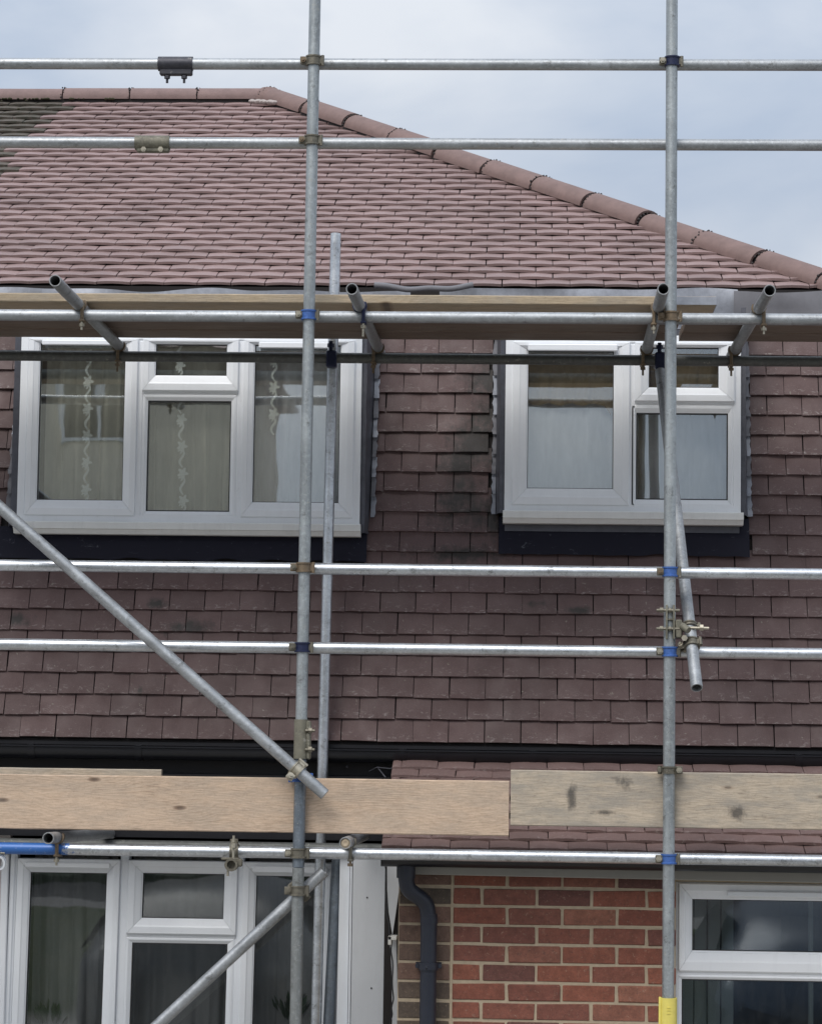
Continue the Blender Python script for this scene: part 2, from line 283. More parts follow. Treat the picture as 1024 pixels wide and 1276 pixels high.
# ------------------------------------------------------------------ mesh helper
class MB:
    def __init__(s): s.v = []; s.f = []; s.sm = []
    def add(s, vs, fs, smooth=False):
        b = len(s.v); s.v += [tuple(v) for v in vs]; s.f += [tuple(b + i for i in f) for f in fs]; s.sm += [smooth] * len(fs); return s
    def box(s, x0, x1, y0, y1, z0, z1, M4=None):
        vs = [Vector((x, y, z)) for x in (x0, x1) for y in (y0, y1) for z in (z0, z1)]
        if M4 is not None: vs = [M4 @ v for v in vs]
        return s.add(vs, [(0, 1, 3, 2), (4, 6, 7, 5), (0, 4, 5, 1), (2, 3, 7, 6), (0, 2, 6, 4), (1, 5, 7, 3)])
    def bbox(s, x0, x1, y0, y1, z0, z1, b=.002, M4=None):      # box with chamfered edges
        bm = bmesh.new(); bmesh.ops.create_cube(bm, size=1)
        for v in bm.verts: v.co = Vector((x0 + (v.co.x + .5) * (x1 - x0), y0 + (v.co.y + .5) * (y1 - y0), z0 + (v.co.z + .5) * (z1 - z0)))
        bmesh.ops.bevel(bm, geom=bm.edges[:], offset=b, segments=1, affect='EDGES')
        bm.verts.index_update(); vs = [v.co.copy() for v in bm.verts]; fs = [[v.index for v in f.verts] for f in bm.faces]; bm.free()
        if M4 is not None: vs = [M4 @ v for v in vs]
        return s.add(vs, fs)
    def lathe(s, prof, M4, seg=24, a0=0, a1=360, closed=None, caps=False):     # prof: (r, h) round local Z
        full = abs(a1 - a0) >= 360; n = seg if full else seg + 1; vs = []
        for r, h in prof:
            for i in range(n):
                a = R(a0 + (a1 - a0) * i / seg); vs.append(M4 @ Vector((r * math.cos(a), r * math.sin(a), h)))
        fs = []
        for j in range(len(prof) - 1):
            for i in range(seg):
                k = (i + 1) % n if full else i + 1
                fs.append((j * n + i, j * n + k, (j + 1) * n + k, (j + 1) * n + i))
        if caps: fs.append(tuple(range(n))[::-1]); fs.append(tuple((len(prof) - 1) * n + i for i in range(n)))
        return s.add(vs, fs, True)
    def tube(s, p0, p1, r, ri=0, seg=24, dents=None):
        p0, p1 = Vector(p0), Vector(p1); d = p1 - p0; l = d.length
        M4 = Matrix.Translation(p0) @ d.to_track_quat('Z', 'Y').to_matrix().to_4x4()
        if ri: return s.lathe([(ri, l), (ri, 0), (ri + .0003, -.0001), (r - .0008, 0), (r, .0008), (r, l - .0008), (r - .0008, l), (ri, l)], M4, seg)
        return s.lathe([(r, 0), (r, l)], M4, seg, caps=True)
    def sphere(s, c, r, seg=10, sz=1.):
        prof = [(max(1e-5, r * math.sin(math.pi * i / 6)), -r * sz * math.cos(math.pi * i / 6)) for i in range(7)]
        return s.lathe(prof, Matrix.Translation(c), seg)
    def path(s, pts, r, seg=10):
        pts = [Vector(p) for p in pts]; vs = []; n = len(pts)
        up = Vector((0, 1, 0))
        for i, p in enumerate(pts):
            d = (pts[min(i + 1, n - 1)] - pts[max(i - 1, 0)]).normalized(); a = d.cross(up)
            if a.length < .1: a = d.cross(Vector((1, 0, 0)))
            a.normalize(); b = d.cross(a)
            for k in range(seg): t = 2 * math.pi * k / seg; vs.append(p + a * r * math.cos(t) + b * r * math.sin(t))
        fs = [(i * seg + k, i * seg + (k + 1) % seg, (i + 1) * seg + (k + 1) % seg, (i + 1) * seg + k) for i in range(n - 1) for k in range(seg)]
        fs += [tuple(range(seg))[::-1], tuple((n - 1) * seg + k for k in range(seg))]
        return s.add(vs, fs, True)
    def mesh(s, name, mat):
        me = bpy.data.meshes.new(name); me.from_pydata([tuple(v) for v in s.v], [], s.f); me.materials.append(mat)
        me.polygons.foreach_set('use_smooth', s.sm); me.update()
        bm = bmesh.new(); bm.from_mesh(me); bmesh.ops.recalc_face_normals(bm, faces=bm.faces[:]); bm.to_mesh(me); bm.free()
        if any(s.sm):
            try: me.set_sharp_from_angle(angle=R(38))
            except Exception: pass
        return me
    def build(s, name, mat, parent=None, origin=None):
        if origin is not None: o0 = Vector(origin); s.v = [tuple(Vector(v) - o0) for v in s.v]
        me = s.mesh(name, mat); return link(name, me, parent, origin)
def place(o, m4): o.matrix_basis = m4
def link(name, me, parent=None, loc=None, mat4=None):
    o = bpy.data.objects.new(name, me); COL.objects.link(o)
    if mat4 is not None: o.matrix_basis = mat4
    elif loc is not None: o.location = loc
    if parent is not None: o.parent = parent
    return o
def lm(o): return Matrix.LocRotScale(o.location, o.rotation_euler, o.scale)
def tag(o, label=None, cat=None, group=None, kind=None):
    for k, v in (('label', label), ('category', cat), ('group', group), ('kind', kind)):
        if v: o[k] = v
    return o
def empty(name, loc=(0, 0, 0)):
    o = bpy.data.objects.new(name, None); o.location = loc; o.empty_display_size = .1; COL.objects.link(o); return o

# ------------------------------------------------------------------ the ground
def gh(y):      # front gardens lie below the road
    t = min(1, max(0, (5.0 - y) / 5.4)); return 1.15 * t * t * (3 - 2 * t)
mb = MB(); ys = [160, 40, 20, 12, 8, 5, 4.5, 4, 3.5, 3] + [2.6 - .4 * i for i in range(9)] + [-1.2, -1.5, -1.8]; xs = [-160, -60, -25, -12, -8, -5, -3, -1, 1, 3, 5, 8, 12, 25, 60, 160]
vs = [(x, y, gh(y)) for y in ys for x in xs]; n = len(xs)
mb.add(vs, [(j * n + i, j * n + i + 1, (j + 1) * n + i + 1, (j + 1) * n + i) for j in range(len(ys) - 1) for i in range(n - 1)], True)
s = NT('garden_ground'); co = s.coord('Position')
g = s.mix(s.rng(s.noise(co, 3, 6), .3, .7), (.035, .06, .02), (.075, .085, .035)); sy_ = s.n('ShaderNodeSeparateXYZ'); s.set(sy_, 0, s.n('ShaderNodeNewGeometry').outputs['Position']); g = s.mix(s.rng(sy_.outputs[1], 2.2, 2.5), g, s.mix(s.rng(s.noise(co, 2.5, 6), .3, .7), (.36, .34, .31), (.26, .245, .22)))  # pale paving before the house is unseen, added to bounce fill light
s.bump(s.noise(co, 40, 6), .8, .02)
tag(mb.build('ground', s.fin(g, .9)), kind='structure')
asph = plain_mat('asphalt', (.05, .05, .052), .85, 0, .4, 40, .4)
mb = MB().add([(-160, -1.8, 1.15), (160, -1.8, 1.15), (160, -3.4, 1.15), (-160, -3.4, 1.15), (-160, -3.4, 1.03), (160, -3.4, 1.03)], [(0, 1, 2, 3), (3, 2, 5, 4)])
tag(mb.build('pavement', plain_mat('pavement_grey', (.22, .21, .2), .85, 0, .3, 12, .3)), kind='structure')
tag(MB().add([(-160, -3.4, 1.03), (160, -3.4, 1.03), (160, -9, 1.03), (-160, -9, 1.03)], [(0, 1, 2, 3)]).build('road', asph), kind='structure')
tag(MB().add([(-160, -9, 1.15), (160, -9, 1.15), (160, -160, 1.15), (-160, -160, 1.15), (-160, -9, 1.03), (160, -9, 1.03)], [(0, 1, 2, 3), (0, 4, 5, 1)]).build('far_verge', M['leaf']), kind='structure')

# ------------------------------------------------------------------ the house
house = empty('house', (-.5, 11.8, 0))
tag(house, 'brick and tile hung house behind the scaffold with brown clay tiled roof and white windows', 'house')
house_inv = Matrix.Translation((.5, -11.8, 0))
class HP:  # helper: build in place coordinates under the house or one of its parts
    @staticmethod
    def part(mb, name, mat, parent=house, label=None, kind=None):
        o = mb.build(name, mat); o.parent = parent
        acc = Matrix.Identity(4); p = parent
        while p is not None: acc = lm(p) @ acc; p = p.parent
        o.matrix_basis = acc.inverted()
        if label: o['label'] = label
        if kind: o['kind'] = kind
        return o
part = HP.part
def subinst(name, me, parent, mw, label=None):
    o = bpy.data.objects.new(name, me); COL.objects.link(o); o.parent = parent
    acc = Matrix.Identity(4); p = parent
    while p is not None: acc = lm(p) @ acc; p = p.parent
    o.matrix_basis = acc.inverted() @ mw
    if label: o['label'] = label
    return o

_tm = {}
def tile_verts(w, length, camber, th, jit, sub=4, rs=None):
    """tail at local y=0, runs up +y, normal +z"""
    rs = rs or random; vs = []; fs = []; n = sub + 1
    ta = [rs.uniform(-jit, jit) for _ in range(2)]
    for zt in (0, 1):
        for j, y in enumerate((0, length)):
            for i in range(n):
                u = i / sub; x = -w / 2 + w * u; cam_ = camber * (1 - (2 * u - 1) ** 2)
                yy = y + (0 if j else ta[0] * (1 - u) + ta[1] * u)
                z = cam_ - (0 if zt else th)
                vs.append((x, yy, z))
    def id_(zt, j, i): return zt * 2 * n + j * n + i
    for i in range(sub):
        fs.append((id_(1, 0, i), id_(1, 0, i + 1), id_(1, 1, i + 1), id_(1, 1, i)))
        fs.append((id_(0, 0, i), id_(0, 1, i), id_(0, 1, i + 1), id_(0, 0, i + 1)))
        fs.append((id_(0, 0, i), id_(0, 0, i + 1), id_(1, 0, i + 1), id_(1, 0, i)))
    fs.append((id_(0, 0, 0), id_(1, 0, 0), id_(1, 1, 0), id_(0, 1, 0))); fs.append((id_(0, 0, sub), id_(0, 1, sub), id_(1, 1, sub), id_(1, 0, sub)))
    return vs, fs
def tile_mesh(key, w, length, camber, th, mat, variant, jit=.0015):
    k = (key, round(w, 3), variant, mat.name)
    if k not in _tm:
        vs, fs = tile_verts(w, length, camber, th, jit, rs=random.Random(hash((round(w, 3), variant)) & 0xffff))
        _tm[k] = MB().add(vs, fs).mesh(key, mat)
    return _tm[k]
def lay_tiles(parent, name, frame, tails, x0, x1, phase, pitch, length, lift, tilt, camber, th, mat, clip=None, limit=300, moss=None, jx=.0015, jz=.0012, jr=.25, moss_mat=None, score=None, gap=.003):
    """frame: matrix whose x runs along the course, y up the slope, z out of it. tails: distances up the slope."""
    items = []
    for k, v in enumerate(tails):
        x = x0 + ((phase + (k % 2) * pitch / 2 - x0) % pitch) - pitch * 1.5
        while x < x1 + pitch:
            segs = [(x - pitch / 2 + gap / 2, x + pitch / 2 - gap / 2)]
            if clip:
                segs = [q for sg in segs for q in clip(k, v, sg[0], sg[1])]
            for a, b in segs:
                a, b = max(a, x0), min(b, x1)
                if b - a > .022: items.append((k, v, (a + b) / 2, b - a))
            x += pitch
    if score: items.sort(key=lambda t: -score(t))
    rest = MB(); restm = MB()
    for i, (k, v, xc, w) in enumerate(items):
        cut = w < pitch - gap - .004
        dz = random.uniform(-jz, jz) + noise.noise(Vector((xc * 2.1, v * 5, 3))) * jz * 1.5; rot = random.gauss(0, jr)
        mw = frame @ Matrix.Translation((xc + random.uniform(-jx, jx), v + random.gauss(0, .0012), lift + dz)) @ Matrix.Rotation(R(rot), 4, 'Z') @ Matrix.Rotation(-tilt + random.gauss(0, .006), 4, 'X') @ Matrix.Rotation(random.gauss(0, .006), 4, 'Y')
        if random.random() < .012: mw = mw @ Matrix.Translation((0, random.uniform(-.007, .003), random.uniform(0, .003))) @ Matrix.Rotation(R(random.uniform(-1.4, 1.4)), 4, 'Z')
        m_ = mat
        if moss and moss(k, v, xc): m_ = moss_mat
        if i < limit:
            wq = round(w, 3) if cut else pitch - gap
            subinst(name, tile_mesh(name, wq, length, camber, th, m_, random.randrange(5)), parent, mw)
        else:
            vs, fs = tile_verts(w, length, camber, th, .0015)
            (rest if m_ is mat else restm).add([mw @ Vector(q) for q in vs], fs)
    for r_, m_ in ((rest, mat), (restm, moss_mat)):
        if r_.v: part(r_, name + '_courses', m_, parent, kind='stuff')
    return items

# ---- mansard slope (tile hung)
SL = R(76.7); P0 = Vector((0, 11.70, 2.83))
def my(z): return 11.70 + (z - 2.83) / math.tan(SL)
fr_m = Matrix(((1, 0, 0, 0), (0, math.cos(SL), -math.sin(SL), P0.y), (0, math.sin(SL), math.cos(SL), P0.z), (0, 0, 0, 1)))
W1 = (-2.43, -.705, 3.745, 5.0); W2 = (-.16, 1.05, 3.81, 5.0)   # openings incl. lead cheeks: x0 x1 zbottom ztop
AP1 = (-2.47, -.74, 3.66); AP2 = (-.12, 1.03, 3.69)
rows_z = [2.815, 2.918, 3.016, 3.115, 3.212, 3.309, 3.410, 3.505, 3.602, 3.697, 3.792, 3.888, 3.984, 4.080, 4.177, 4.275, 4.372, 4.469, 4.567, 4.666, 4.765, 4.866]
tails = [(z - 2.83) / math.sin(SL) for z in rows_z]
def clip_m(k, v, a, b):
    z = 2.83 + v * math.sin(SL); out = [(a, b)]
    for (wx0, wx1, zt) in ((W1[0] + (0 if z > 3.84 else -.03), W1[1] - (0 if z > 3.84 else .04), AP1[2] - .03), (W2[0] + (0 if z > 3.83 else .035), W2[1] - (0 if z > 3.83 else .015), AP2[2] - .03)):
        if z > zt - .055:
            nx = []
            for (p, q) in out:
                if p < wx0 < q and p < wx1 < q: nx += [(p, wx0), (wx1, q)]
                elif p < wx0 < q: nx.append((p, wx0))
                elif p < wx1 < q: nx.append((wx1, q))
                elif p >= wx1 or q <= wx0: nx.append((p, q))
            out = nx
    return out
mb = MB()
def mpanel(x0, x1, z0, z1, off=-.012):
    q = [Vector((x, my(z), z)) + Vector((0, -math.sin(SL), math.cos(SL))) * off for x, z in ((x0, z0), (x1, z0), (x1, z1), (x0, z1))]
    mb.add(q + [p + Vector((0, .05, 0)) for p in q], [(0, 1, 2, 3), (7, 6, 5, 4), (0, 4, 5, 1), (2, 6, 7, 3), (1, 5, 6, 2), (3, 7, 4, 0)])
XL, XR = -5.6, 1.52
mpanel(XL, XR, 2.80, 3.78); mpanel(XL, W1[0] + .03, 3.782, 4.95); mpanel(W1[1] - .03, W2[0] + .03, 3.782, 4.95); mpanel(W2[1] - .03, XR, 3.782, 4.95)
mansard = part(mb, 'tile_hung_wall', M['backing'], label='tile hung upper wall of brown clay tiles with dark stains between the windows')
def vis(t):   # how large a tile shows: in the frame and not behind the platform
    k, v, xc, w = t; z = 2.83 + v * math.sin(SL)
    inx = -2.5 < xc < 1.42; return w * (1 if inx else .01) * (1 if z < 4.62 else .25) * (1 - .01 * k)
lay_tiles(mansard, 'wall_tile', fr_m, tails, XL, XR, -2.216 + .0815, .1633, .125, .014, .13, .0022, .011, M['wall_tile'], clip_m, 300, score=vis, jr=.35, gap=.0042)
# ---- main roof
RA = R(29); EY, EZ = 12.22, 5.01; RY = 15.27; RZ = EZ + (RY - EY) * math.tan(RA)
fr_r = Matrix(((1, 0, 0, 0), (0, math.cos(RA), -math.sin(RA), EY), (0, math.sin(RA), math.cos(RA), EZ), (0, 0, 0, 1)))
RL = (RY - EY) / math.cos(RA)
HX0, HX1 = 1.50, -1.59     # hip: x at the eave, x at the ridge
def hipx(v): return HX0 + (HX1 - HX0) * v / RL
mb = MB(); BY = 2 * RY - EY
ev = [(-6.2, EY, EZ), (HX0, EY, EZ), (HX1, RY, RZ), (-6.2, RY, RZ), (HX0, BY, EZ), (-6.2, BY, EZ)]
ev = [(x, y, z - .015) for x, y, z in ev]
mb.add(ev, [(0, 1, 2, 3), (1, 4, 2), (4, 5, 3, 2), (0, 5, 4, 1), (0, 3, 5)])
roof = part(mb, 'roof', M['backing'], label='hipped roof of pinkish brown clay tiles, mossy at its upper left')
ng = 34; g_r = (RL - .06) / ng
def clip_r(k, v, a, b):
    h = hipx(v + .03) - .06
    return [(a, min(b, h))] if a < h - .02 else []
def is_moss(k, v, xc):
    t = v / RL; lim = -2.80 - (1 - t) * .30 + .05 * math.sin(k * 2.4)
    return xc < lim and t > .47
lay_tiles(roof, 'roof_tile', fr_r, [-.02 + g_r * k for k in range(ng)], -6.2, HX0, -.45, .1633, .135, .018, .145, .0036, .0125, M['roof_tile'], clip_r, 300, gap=.004,
          moss=is_moss, moss_mat=M['moss_tile'], jz=.0012, jr=.22, score=lambda t: (1 if -2.75 < t[2] < 1.45 else .0) * (40 - t[0]) * (.3 + t[3]))
# ridge and hip tiles, half round, with ragged mortar between
def halfround(p0, p1, r, mat, name, parent, jitter=.004):
    p0, p1 = Vector(p0), Vector(p1); d = (p1 - p0); l = d.length; z = d.normalized(); xx = z.cross(Vector((0, 0, 1))).normalized(); yy = xx.cross(z)
    if yy.z < 0: yy = -yy
    M4 = Matrix((( xx.x, yy.x, z.x, p0.x), (xx.y, yy.y, z.y, p0.y), (xx.z, yy.z, z.z, p0.z), (0, 0, 0, 1)))
    M4 = M4 @ Matrix.Diagonal((1.06, .80, 1, 1))
    m = MB().lathe([(r - .014, 0), (r, 0), (r, l), (r - .014, l), (r - .014, 0)], M4, 14, -12, 192)
    part(m, name, mat, parent)
    return M4, l
def joint(M4, r, parent, h=0.0):
    m = MB()
    for i in range(15):
        a = R(-5 + 190 * i / 14); c = M4 @ Vector(((r + .003) * math.cos(a), (r + .003) * math.sin(a), h + random.uniform(-.009, .009)))
        m.sphere(c, random.uniform(.003, .0065), 6)
    part(m, 'mortar_joint', M['mortar_dark'], parent)
RR = .088
xj = [-4.25, -3.85, -3.44, -3.235, -2.835, -2.43, -2.02, -1.60]
xj = [-6.2, -5.8, -5.35, -4.9, -4.4, -3.99, -3.6, -3.235, -2.83, -2.42, -2.01, -1.62]
mb = MB().box(-6.2, HX1, RY - .075, RY + .075, RZ - .10, RZ - .005); mb.path([(HX1, RY - .03, RZ - .03), (HX0 + .1, EY - .10, EZ - .07)], .062, 8)
part(mb, 'ridge_bedding', M['mortar_dark'], roof)
for a, b in zip(xj[:-1], xj[1:]):
    old = b < -3.1; dr = -.045 if old else random.uniform(-.005, .004)
    M4, l = halfround((a + .004, RY, RZ - .005 + dr), (b - .004, RY, RZ - .005 + dr + random.uniform(-.003, .003)), RR - (.012 if old else 0), M['mortar_pale'] if old else M['ridge'], 'ridge_tile', roof)
    joint(M4, RR, roof, -.004)
h0 = Vector((HX1 + .03, RY - .03, RZ - .005)); h1 = Vector((HX0 + .22, EY - .22, EZ - .13)); nh = 12
for i in range(nh):
    a = h0.lerp(h1, i / nh); b = h0.lerp(h1, (i + 1) / nh - .004)
    j = Vector((random.uniform(-.006, .006), 0, random.uniform(-.008, .008)))
    M4, l = halfround(a + j, b + j, RR + .002 * (i % 2), M['ridge2'], 'hip_tile', roof); joint(M4, RR, roof, -.004)
mb = MB().sphere((HX1 + .01, RY - .02, RZ - .012), .104, 14, .84)
part(mb, 'ridge_end', M['ridge2'], roof)
mb = MB()
for i in range(9): mb.sphere((HX1 - .09 + .02 * i + random.uniform(-.01, .01), RY - .10 - .012 * i, RZ - .035 - .004 * i), random.uniform(.018, .03), 7, .6)
for i in range(4): mb.sphere((-3.30 - .03 * i, RY - .1, RZ + .02), .05, 8, .8)
part(mb, 'mortar_patch', M['mortar_pale'], roof)
mb = MB()   # moss cushions along the top course
for i in range(60):
    v = RL * random.uniform(.72, .975); x = random.uniform(-4.2, -2.95 - (1 - v / RL) * .5)
    if random.random() < .5: v = RL * .972; x = random.uniform(-3.35, -2.5)
    p = fr_r @ Vector((x, v, .03)); mb.sphere(p, random.uniform(.006, .014), 6, .6)
part(mb, 'moss', plain_mat('moss_cushion', (.06, .055, .03), .95, 0, .5, 60, .5), roof, kind='stuff')
# under-eave: dark double course, felt, lead strips and hanging felt
mb = MB(); mb.box(XL, 1.5, 12.19, 12.24, 4.955, 4.995); part(mb, 'eaves_batten', M['backing'], house)
def strip(name, mat, x0, x1, zt, zb, y, amp=.012, n=60, seed=0, yb=0, label=None, th=.003):
    m = MB(); vs = []
    for i in range(n + 1):
        x = x0 + (x1 - x0) * i / n
        for j in range(5):
            t = j / 4; z = zt + (zb - zt) * t + (amp * noise.noise(Vector((x * 3 + seed, 7, t))) if j in (0, 4) else 0) + (amp * .8 * noise.noise(Vector((x * 11 + seed, 3, 0))) if j == 4 else 0)
            yy = y + yb * t + amp * noise.noise(Vector((x * 4 + seed, z * 9, 1))); vs.append((x, yy, z))
    nv = len(vs); vs += [(a, b + th, c) for a, b, c in vs]
    fs = [(i * 5 + j, (i + 1) * 5 + j, (i + 1) * 5 + j + 1, i * 5 + j + 1) for i in range(n) for j in range(4)]
    fs += [tuple(nv + k for k in f[::-1]) for f in fs]
    m.add(vs, fs, True); return part(m, name, mat, house, label)
strip('lead_flashing', M['lead_pale'], -5.6, -.56, 4.972, 4.90, 12.155, .018, 220, 1, label='pale lead strip under the roof edge above the left window')
strip('lead_flashing', M['lead_pale'], -.42, 1.0, 4.985, 4.868, 12.14, .022, 110, 2, label='pale lead strip under the roof edge above the right window')
M['felt'] = plain_mat('grey_felt', (.19, .19, .21), .75, 0, .4, 14, .4, .4)
strip('roofing_felt', M['felt'], .98, 1.6, 4.975, 4.83, 12.12, .018, 60, 4, label='grey roofing felt at the right end of the eaves')
strip('lead_upstand', M['lead_pale'], -2.55, 1.6, 4.90, 4.80, 12.185, .01, 90, 5, label='lead strip over the window heads')
# sagging roll of black felt
mb = MB(); pts = []
for i in range(25):
    t = i / 24; pts.append((-.73 + .47 * t, 12.10 - .02 * math.sin(t * 3.1), 4.99 - .022 * math.sin(math.pi * t) + .004 * math.sin(t * 14)))
mb.path(pts, .014, 10); part(mb, 'felt_roll', M['felt'], house, 'grey roll of felt sagging from the eaves')

# ------------------------------------------------------------------ windows
def ring(mbx, x0, x1, z0, z1, prof, Y, mitre=.0006, shear=0, zref=0):
    """prof: list of (inset, y offset). Four mitred lengths."""
    cs = [(x0, z0, 1, 1), (x1, z0, -1, 1), (x1, z1, -1, -1), (x0, z1, 1, -1)]
    for k in range(4):
        a, b = cs[k], cs[(k + 1) % 4]; vs = []
        dx, dz = (b[0] - a[0]), (b[1] - a[1]); l = math.hypot(dx, dz); ux, uz = dx / l * mitre, dz / l * mitre
        for (i, y) in prof: vs.append((a[0] + a[2] * i + ux, Y + y, a[1] + a[3] * i + uz)); vs.append((b[0] + b[2] * i - ux, Y + y, b[1] + b[3] * i - uz))
        vs = [(x + shear * (z - zref), y, z) for x, y, z in vs]
        n = len(prof); fs = [(2 * j, 2 * j + 1, 2 * ((j + 1) % n) + 1, 2 * ((j + 1) % n)) for j in range(n)]
        fs += [tuple(2 * j for j in range(n)), tuple(2 * j + 1 for j in range(n))[::-1]]
        mbx.add(vs, fs)
def window(label, Y, x0, x1, z0, z1, lights, mull, mat, gmat, sill=None, shear=0, vents=(), fw=.045):
    """lights: (kind, sash rect, glass rect); mull: solid bars (x0,x1,z0,z1)"""
    zr = z1
    m = MB(); f = fw; ring(m, x0, x1, z0, z1, [(0, .07), (0, .002), (.003, 0), (f - .012, 0), (f - .006, .006), (f, .008), (f, .07)], Y, 0, shear, zr)
    fr = part(m, 'window', mat, house, label)
    sh = lambda pts: [(x + shear * (z - zr), y, z) for x, y, z in pts]
    for (a, b, c, d) in mull:
        m = MB(); m.bbox(a, b, Y + .001, Y + .068, c, d, .003); m.v = sh(m.v); part(m, 'mullion', mat, fr)
    for kind, (a, b, c, d), (ga, gb, gc, gd) in lights:
        m = MB(); w = ga - a; 
        prof = lambda w: [(0, .055), (0, -.010), (.003, -.013), (max(.004, w * .45), -.013), (w * .55, -.009), (w - .006, -.001), (w - .005, .004), (w, .006), (w, .055)]
        if kind == 'fixed': prof = lambda w: [(0, .055), (0, .006), (w * .3, .001), (w * .5, .001), (w - .004, .010), (w, .012), (w, .055)]
        # different bar widths per side -> scale inset per corner
        sides = dict(l=ga - a, r=b - gb, b=gc - c, t=d - gd); pl = prof(1.0)
        cs = [(a, c, 'l', 'b'), (b, c, 'r', 'b'), (b, d, 'r', 't'), (a, d, 'l', 't')]
        base = prof(.06)
        def corner(q, i, y): 
            x, z, sx, sz = q; fx = sides[sx] / .06 * i; fz = sides[sz] / .06 * i
            return (x + (fx if sx == 'l' else -fx), Y + y, z + (fz if sz == 'b' else -fz))
        for k in range(4):
            A, B = cs[k], cs[(k + 1) % 4]; vs = []
            A_, B_ = Vector((A[0], 0, A[1])), Vector((B[0], 0, B[1])); u = (B_ - A_).normalized() * .0007
            for (i, y) in base: vs.append(Vector(corner(A, i, y)) + u); vs.append(Vector(corner(B, i, y)) - u)
            vs = sh([tuple(v) for v in vs]); n = len(base)
            fs = [(2 * j, 2 * j + 1, 2 * ((j + 1) % n) + 1, 2 * ((j + 1) % n)) for j in range(n)]
            fs += [tuple(2 * j for j in range(n)), tuple(2 * j + 1 for j in range(n))[::-1]]
            m.add(vs, fs)
        part(m, 'sash' if kind != 'fixed' else 'glazing_bead', mat, fr)
        m = MB(); ring(m, ga - .002, gb + .002, gc - .002, gd + .002, [(0, .010), (.005, .010), (.005, .03), (0, .03)], Y, 0, shear, zr); part(m, 'gasket', M['gasket'], fr)
        m = MB(); m.box(ga - .004, gb + .004, Y + .020, Y + .024, gc - .004, gd + .004); m.v = sh(m.v); part(m, 'pane', gmat, fr)
    for (a, b, c, d) in vents:
        m = MB(); m.bbox(a, b, Y - .028, Y - .0125, c, d, .004); m.v = sh(m.v); part(m, 'trickle_vent', mat, fr)
    if sill:
        (a, b, c, d, e_) = sill; m = MB()
        m.add([(x, y, z) for x in (a, b) for y, z in ((Y + .06, d), (Y - .028, d), (Y - .032, d - .004), (Y - .032, c), (Y - .026, c - .002), (Y - .01, e_), (Y + .06, e_))],
              [(0, 1, 8, 7), (1, 2, 9, 8), (2, 3, 10, 9), (3, 4, 11, 10), (4, 5, 12, 11), (5, 6, 13, 12), (6, 0, 7, 13), (0, 6, 5, 4, 3, 2, 1), (7, 8, 9, 10, 11, 12, 13)])
        part(m, 'sill', M['sill'], fr)
    return fr
WY = 11.85; ZT = 4.715
w1 = window('white window on the left of the tile hung wall, in three lights', WY, -2.372, -.768, 3.817, ZT,
       [('open', (-2.334, -1.818, 3.848, ZT - .035), (-2.281, -1.879, 3.921, 4.66)),
        ('open', (-1.795, -1.345, 4.437, ZT - .035), (-1.736, -1.402, 4.512, 4.66)),
        ('fixed', (-1.795, -1.345, 3.840, 4.427), (-1.766, -1.379, 3.875, 4.391)),
        ('open', (-1.322, -.801, 3.848, ZT - .035), (-1.270, -.868, 3.919, 4.66))],
       [(-1.820, -1.793, 3.82, ZT - .04), (-1.347, -1.320, 3.82, ZT - .04), (-1.793, -1.347, 4.424, 4.440)], M['upvc'], M['glass'],
       sill=(-2.382, -.762, 3.785, 3.818, 3.762), vents=[(-2.27, -1.90, 4.648, 4.672), (-1.25, -.89, 4.640, 4.668)])
w2 = window('white window on the right of the tile hung wall, in two lights', WY, -.098, .992, 3.888, ZT,
       [('open', (-.065, .478, 3.918, ZT - .035), (.006, .404, 3.996, 4.642)),
        ('open', (.502, .962, 4.405, ZT - .035), (.566, .889, 4.472, 4.66)),
        ('fixed', (.480, .962, 3.905, 4.398), (.511, .931, 3.951, 4.351))],
       [(.476, .504, 3.89, ZT - .04), (.504, .958, 4.392, 4.408)], M['upvc'], M['glass'],
       sill=(-.104, 1.003, 3.855, 3.889, 3.832), vents=[(.005, .42, 4.636, 4.668)])
w3 = window('white kitchen window in the brick wall at lower right', 10.95, .648, 2.05, 1.05, 2.243,
       [('open', (.66, 2.04, 1.872, 2.238), (.717, 1.98, 1.958, 2.172)), ('fixed', (.652, 2.046, 1.06, 1.860), (.676, 2.02, 1.10, 1.837))],
       [(.655, 2.04, 1.856, 1.874)], M['upvc'], M['glass_low'], vents=[(.861, 1.7, 2.186, 2.210)], fw=.02)
w4 = window('white bay window at lower left behind the scaffold', 11.75, -2.335, -.80, 1.0, 2.335,
       [('open', (-2.300, -1.828, 1.05, 2.262), (-2.241, -1.890, 1.12, 2.200)),
        ('open', (-1.790, -1.290, 1.930, 2.262), (-1.724, -1.351, 2.001, 2.204)),
        ('fixed', (-1.800, -1.290, 1.05, 1.918), (-1.762, -1.330, 1.10, 1.887)),
        ('open', (-1.266, -.845, 1.05, 2.262), (-1.205, -.90, 1.12, 2.200))],
       [(-1.829, -1.789, 1.02, 2.29), (-1.292, -1.264, 1.02, 2.29), (-1.789, -1.292, 1.914, 1.932)], M['upvc_low'], M['glass_low'], shear=.012,
       vents=[(-2.262, -1.872, 2.222, 2.246), (-1.22, -.88, 2.215, 2.245)], fw=.03)
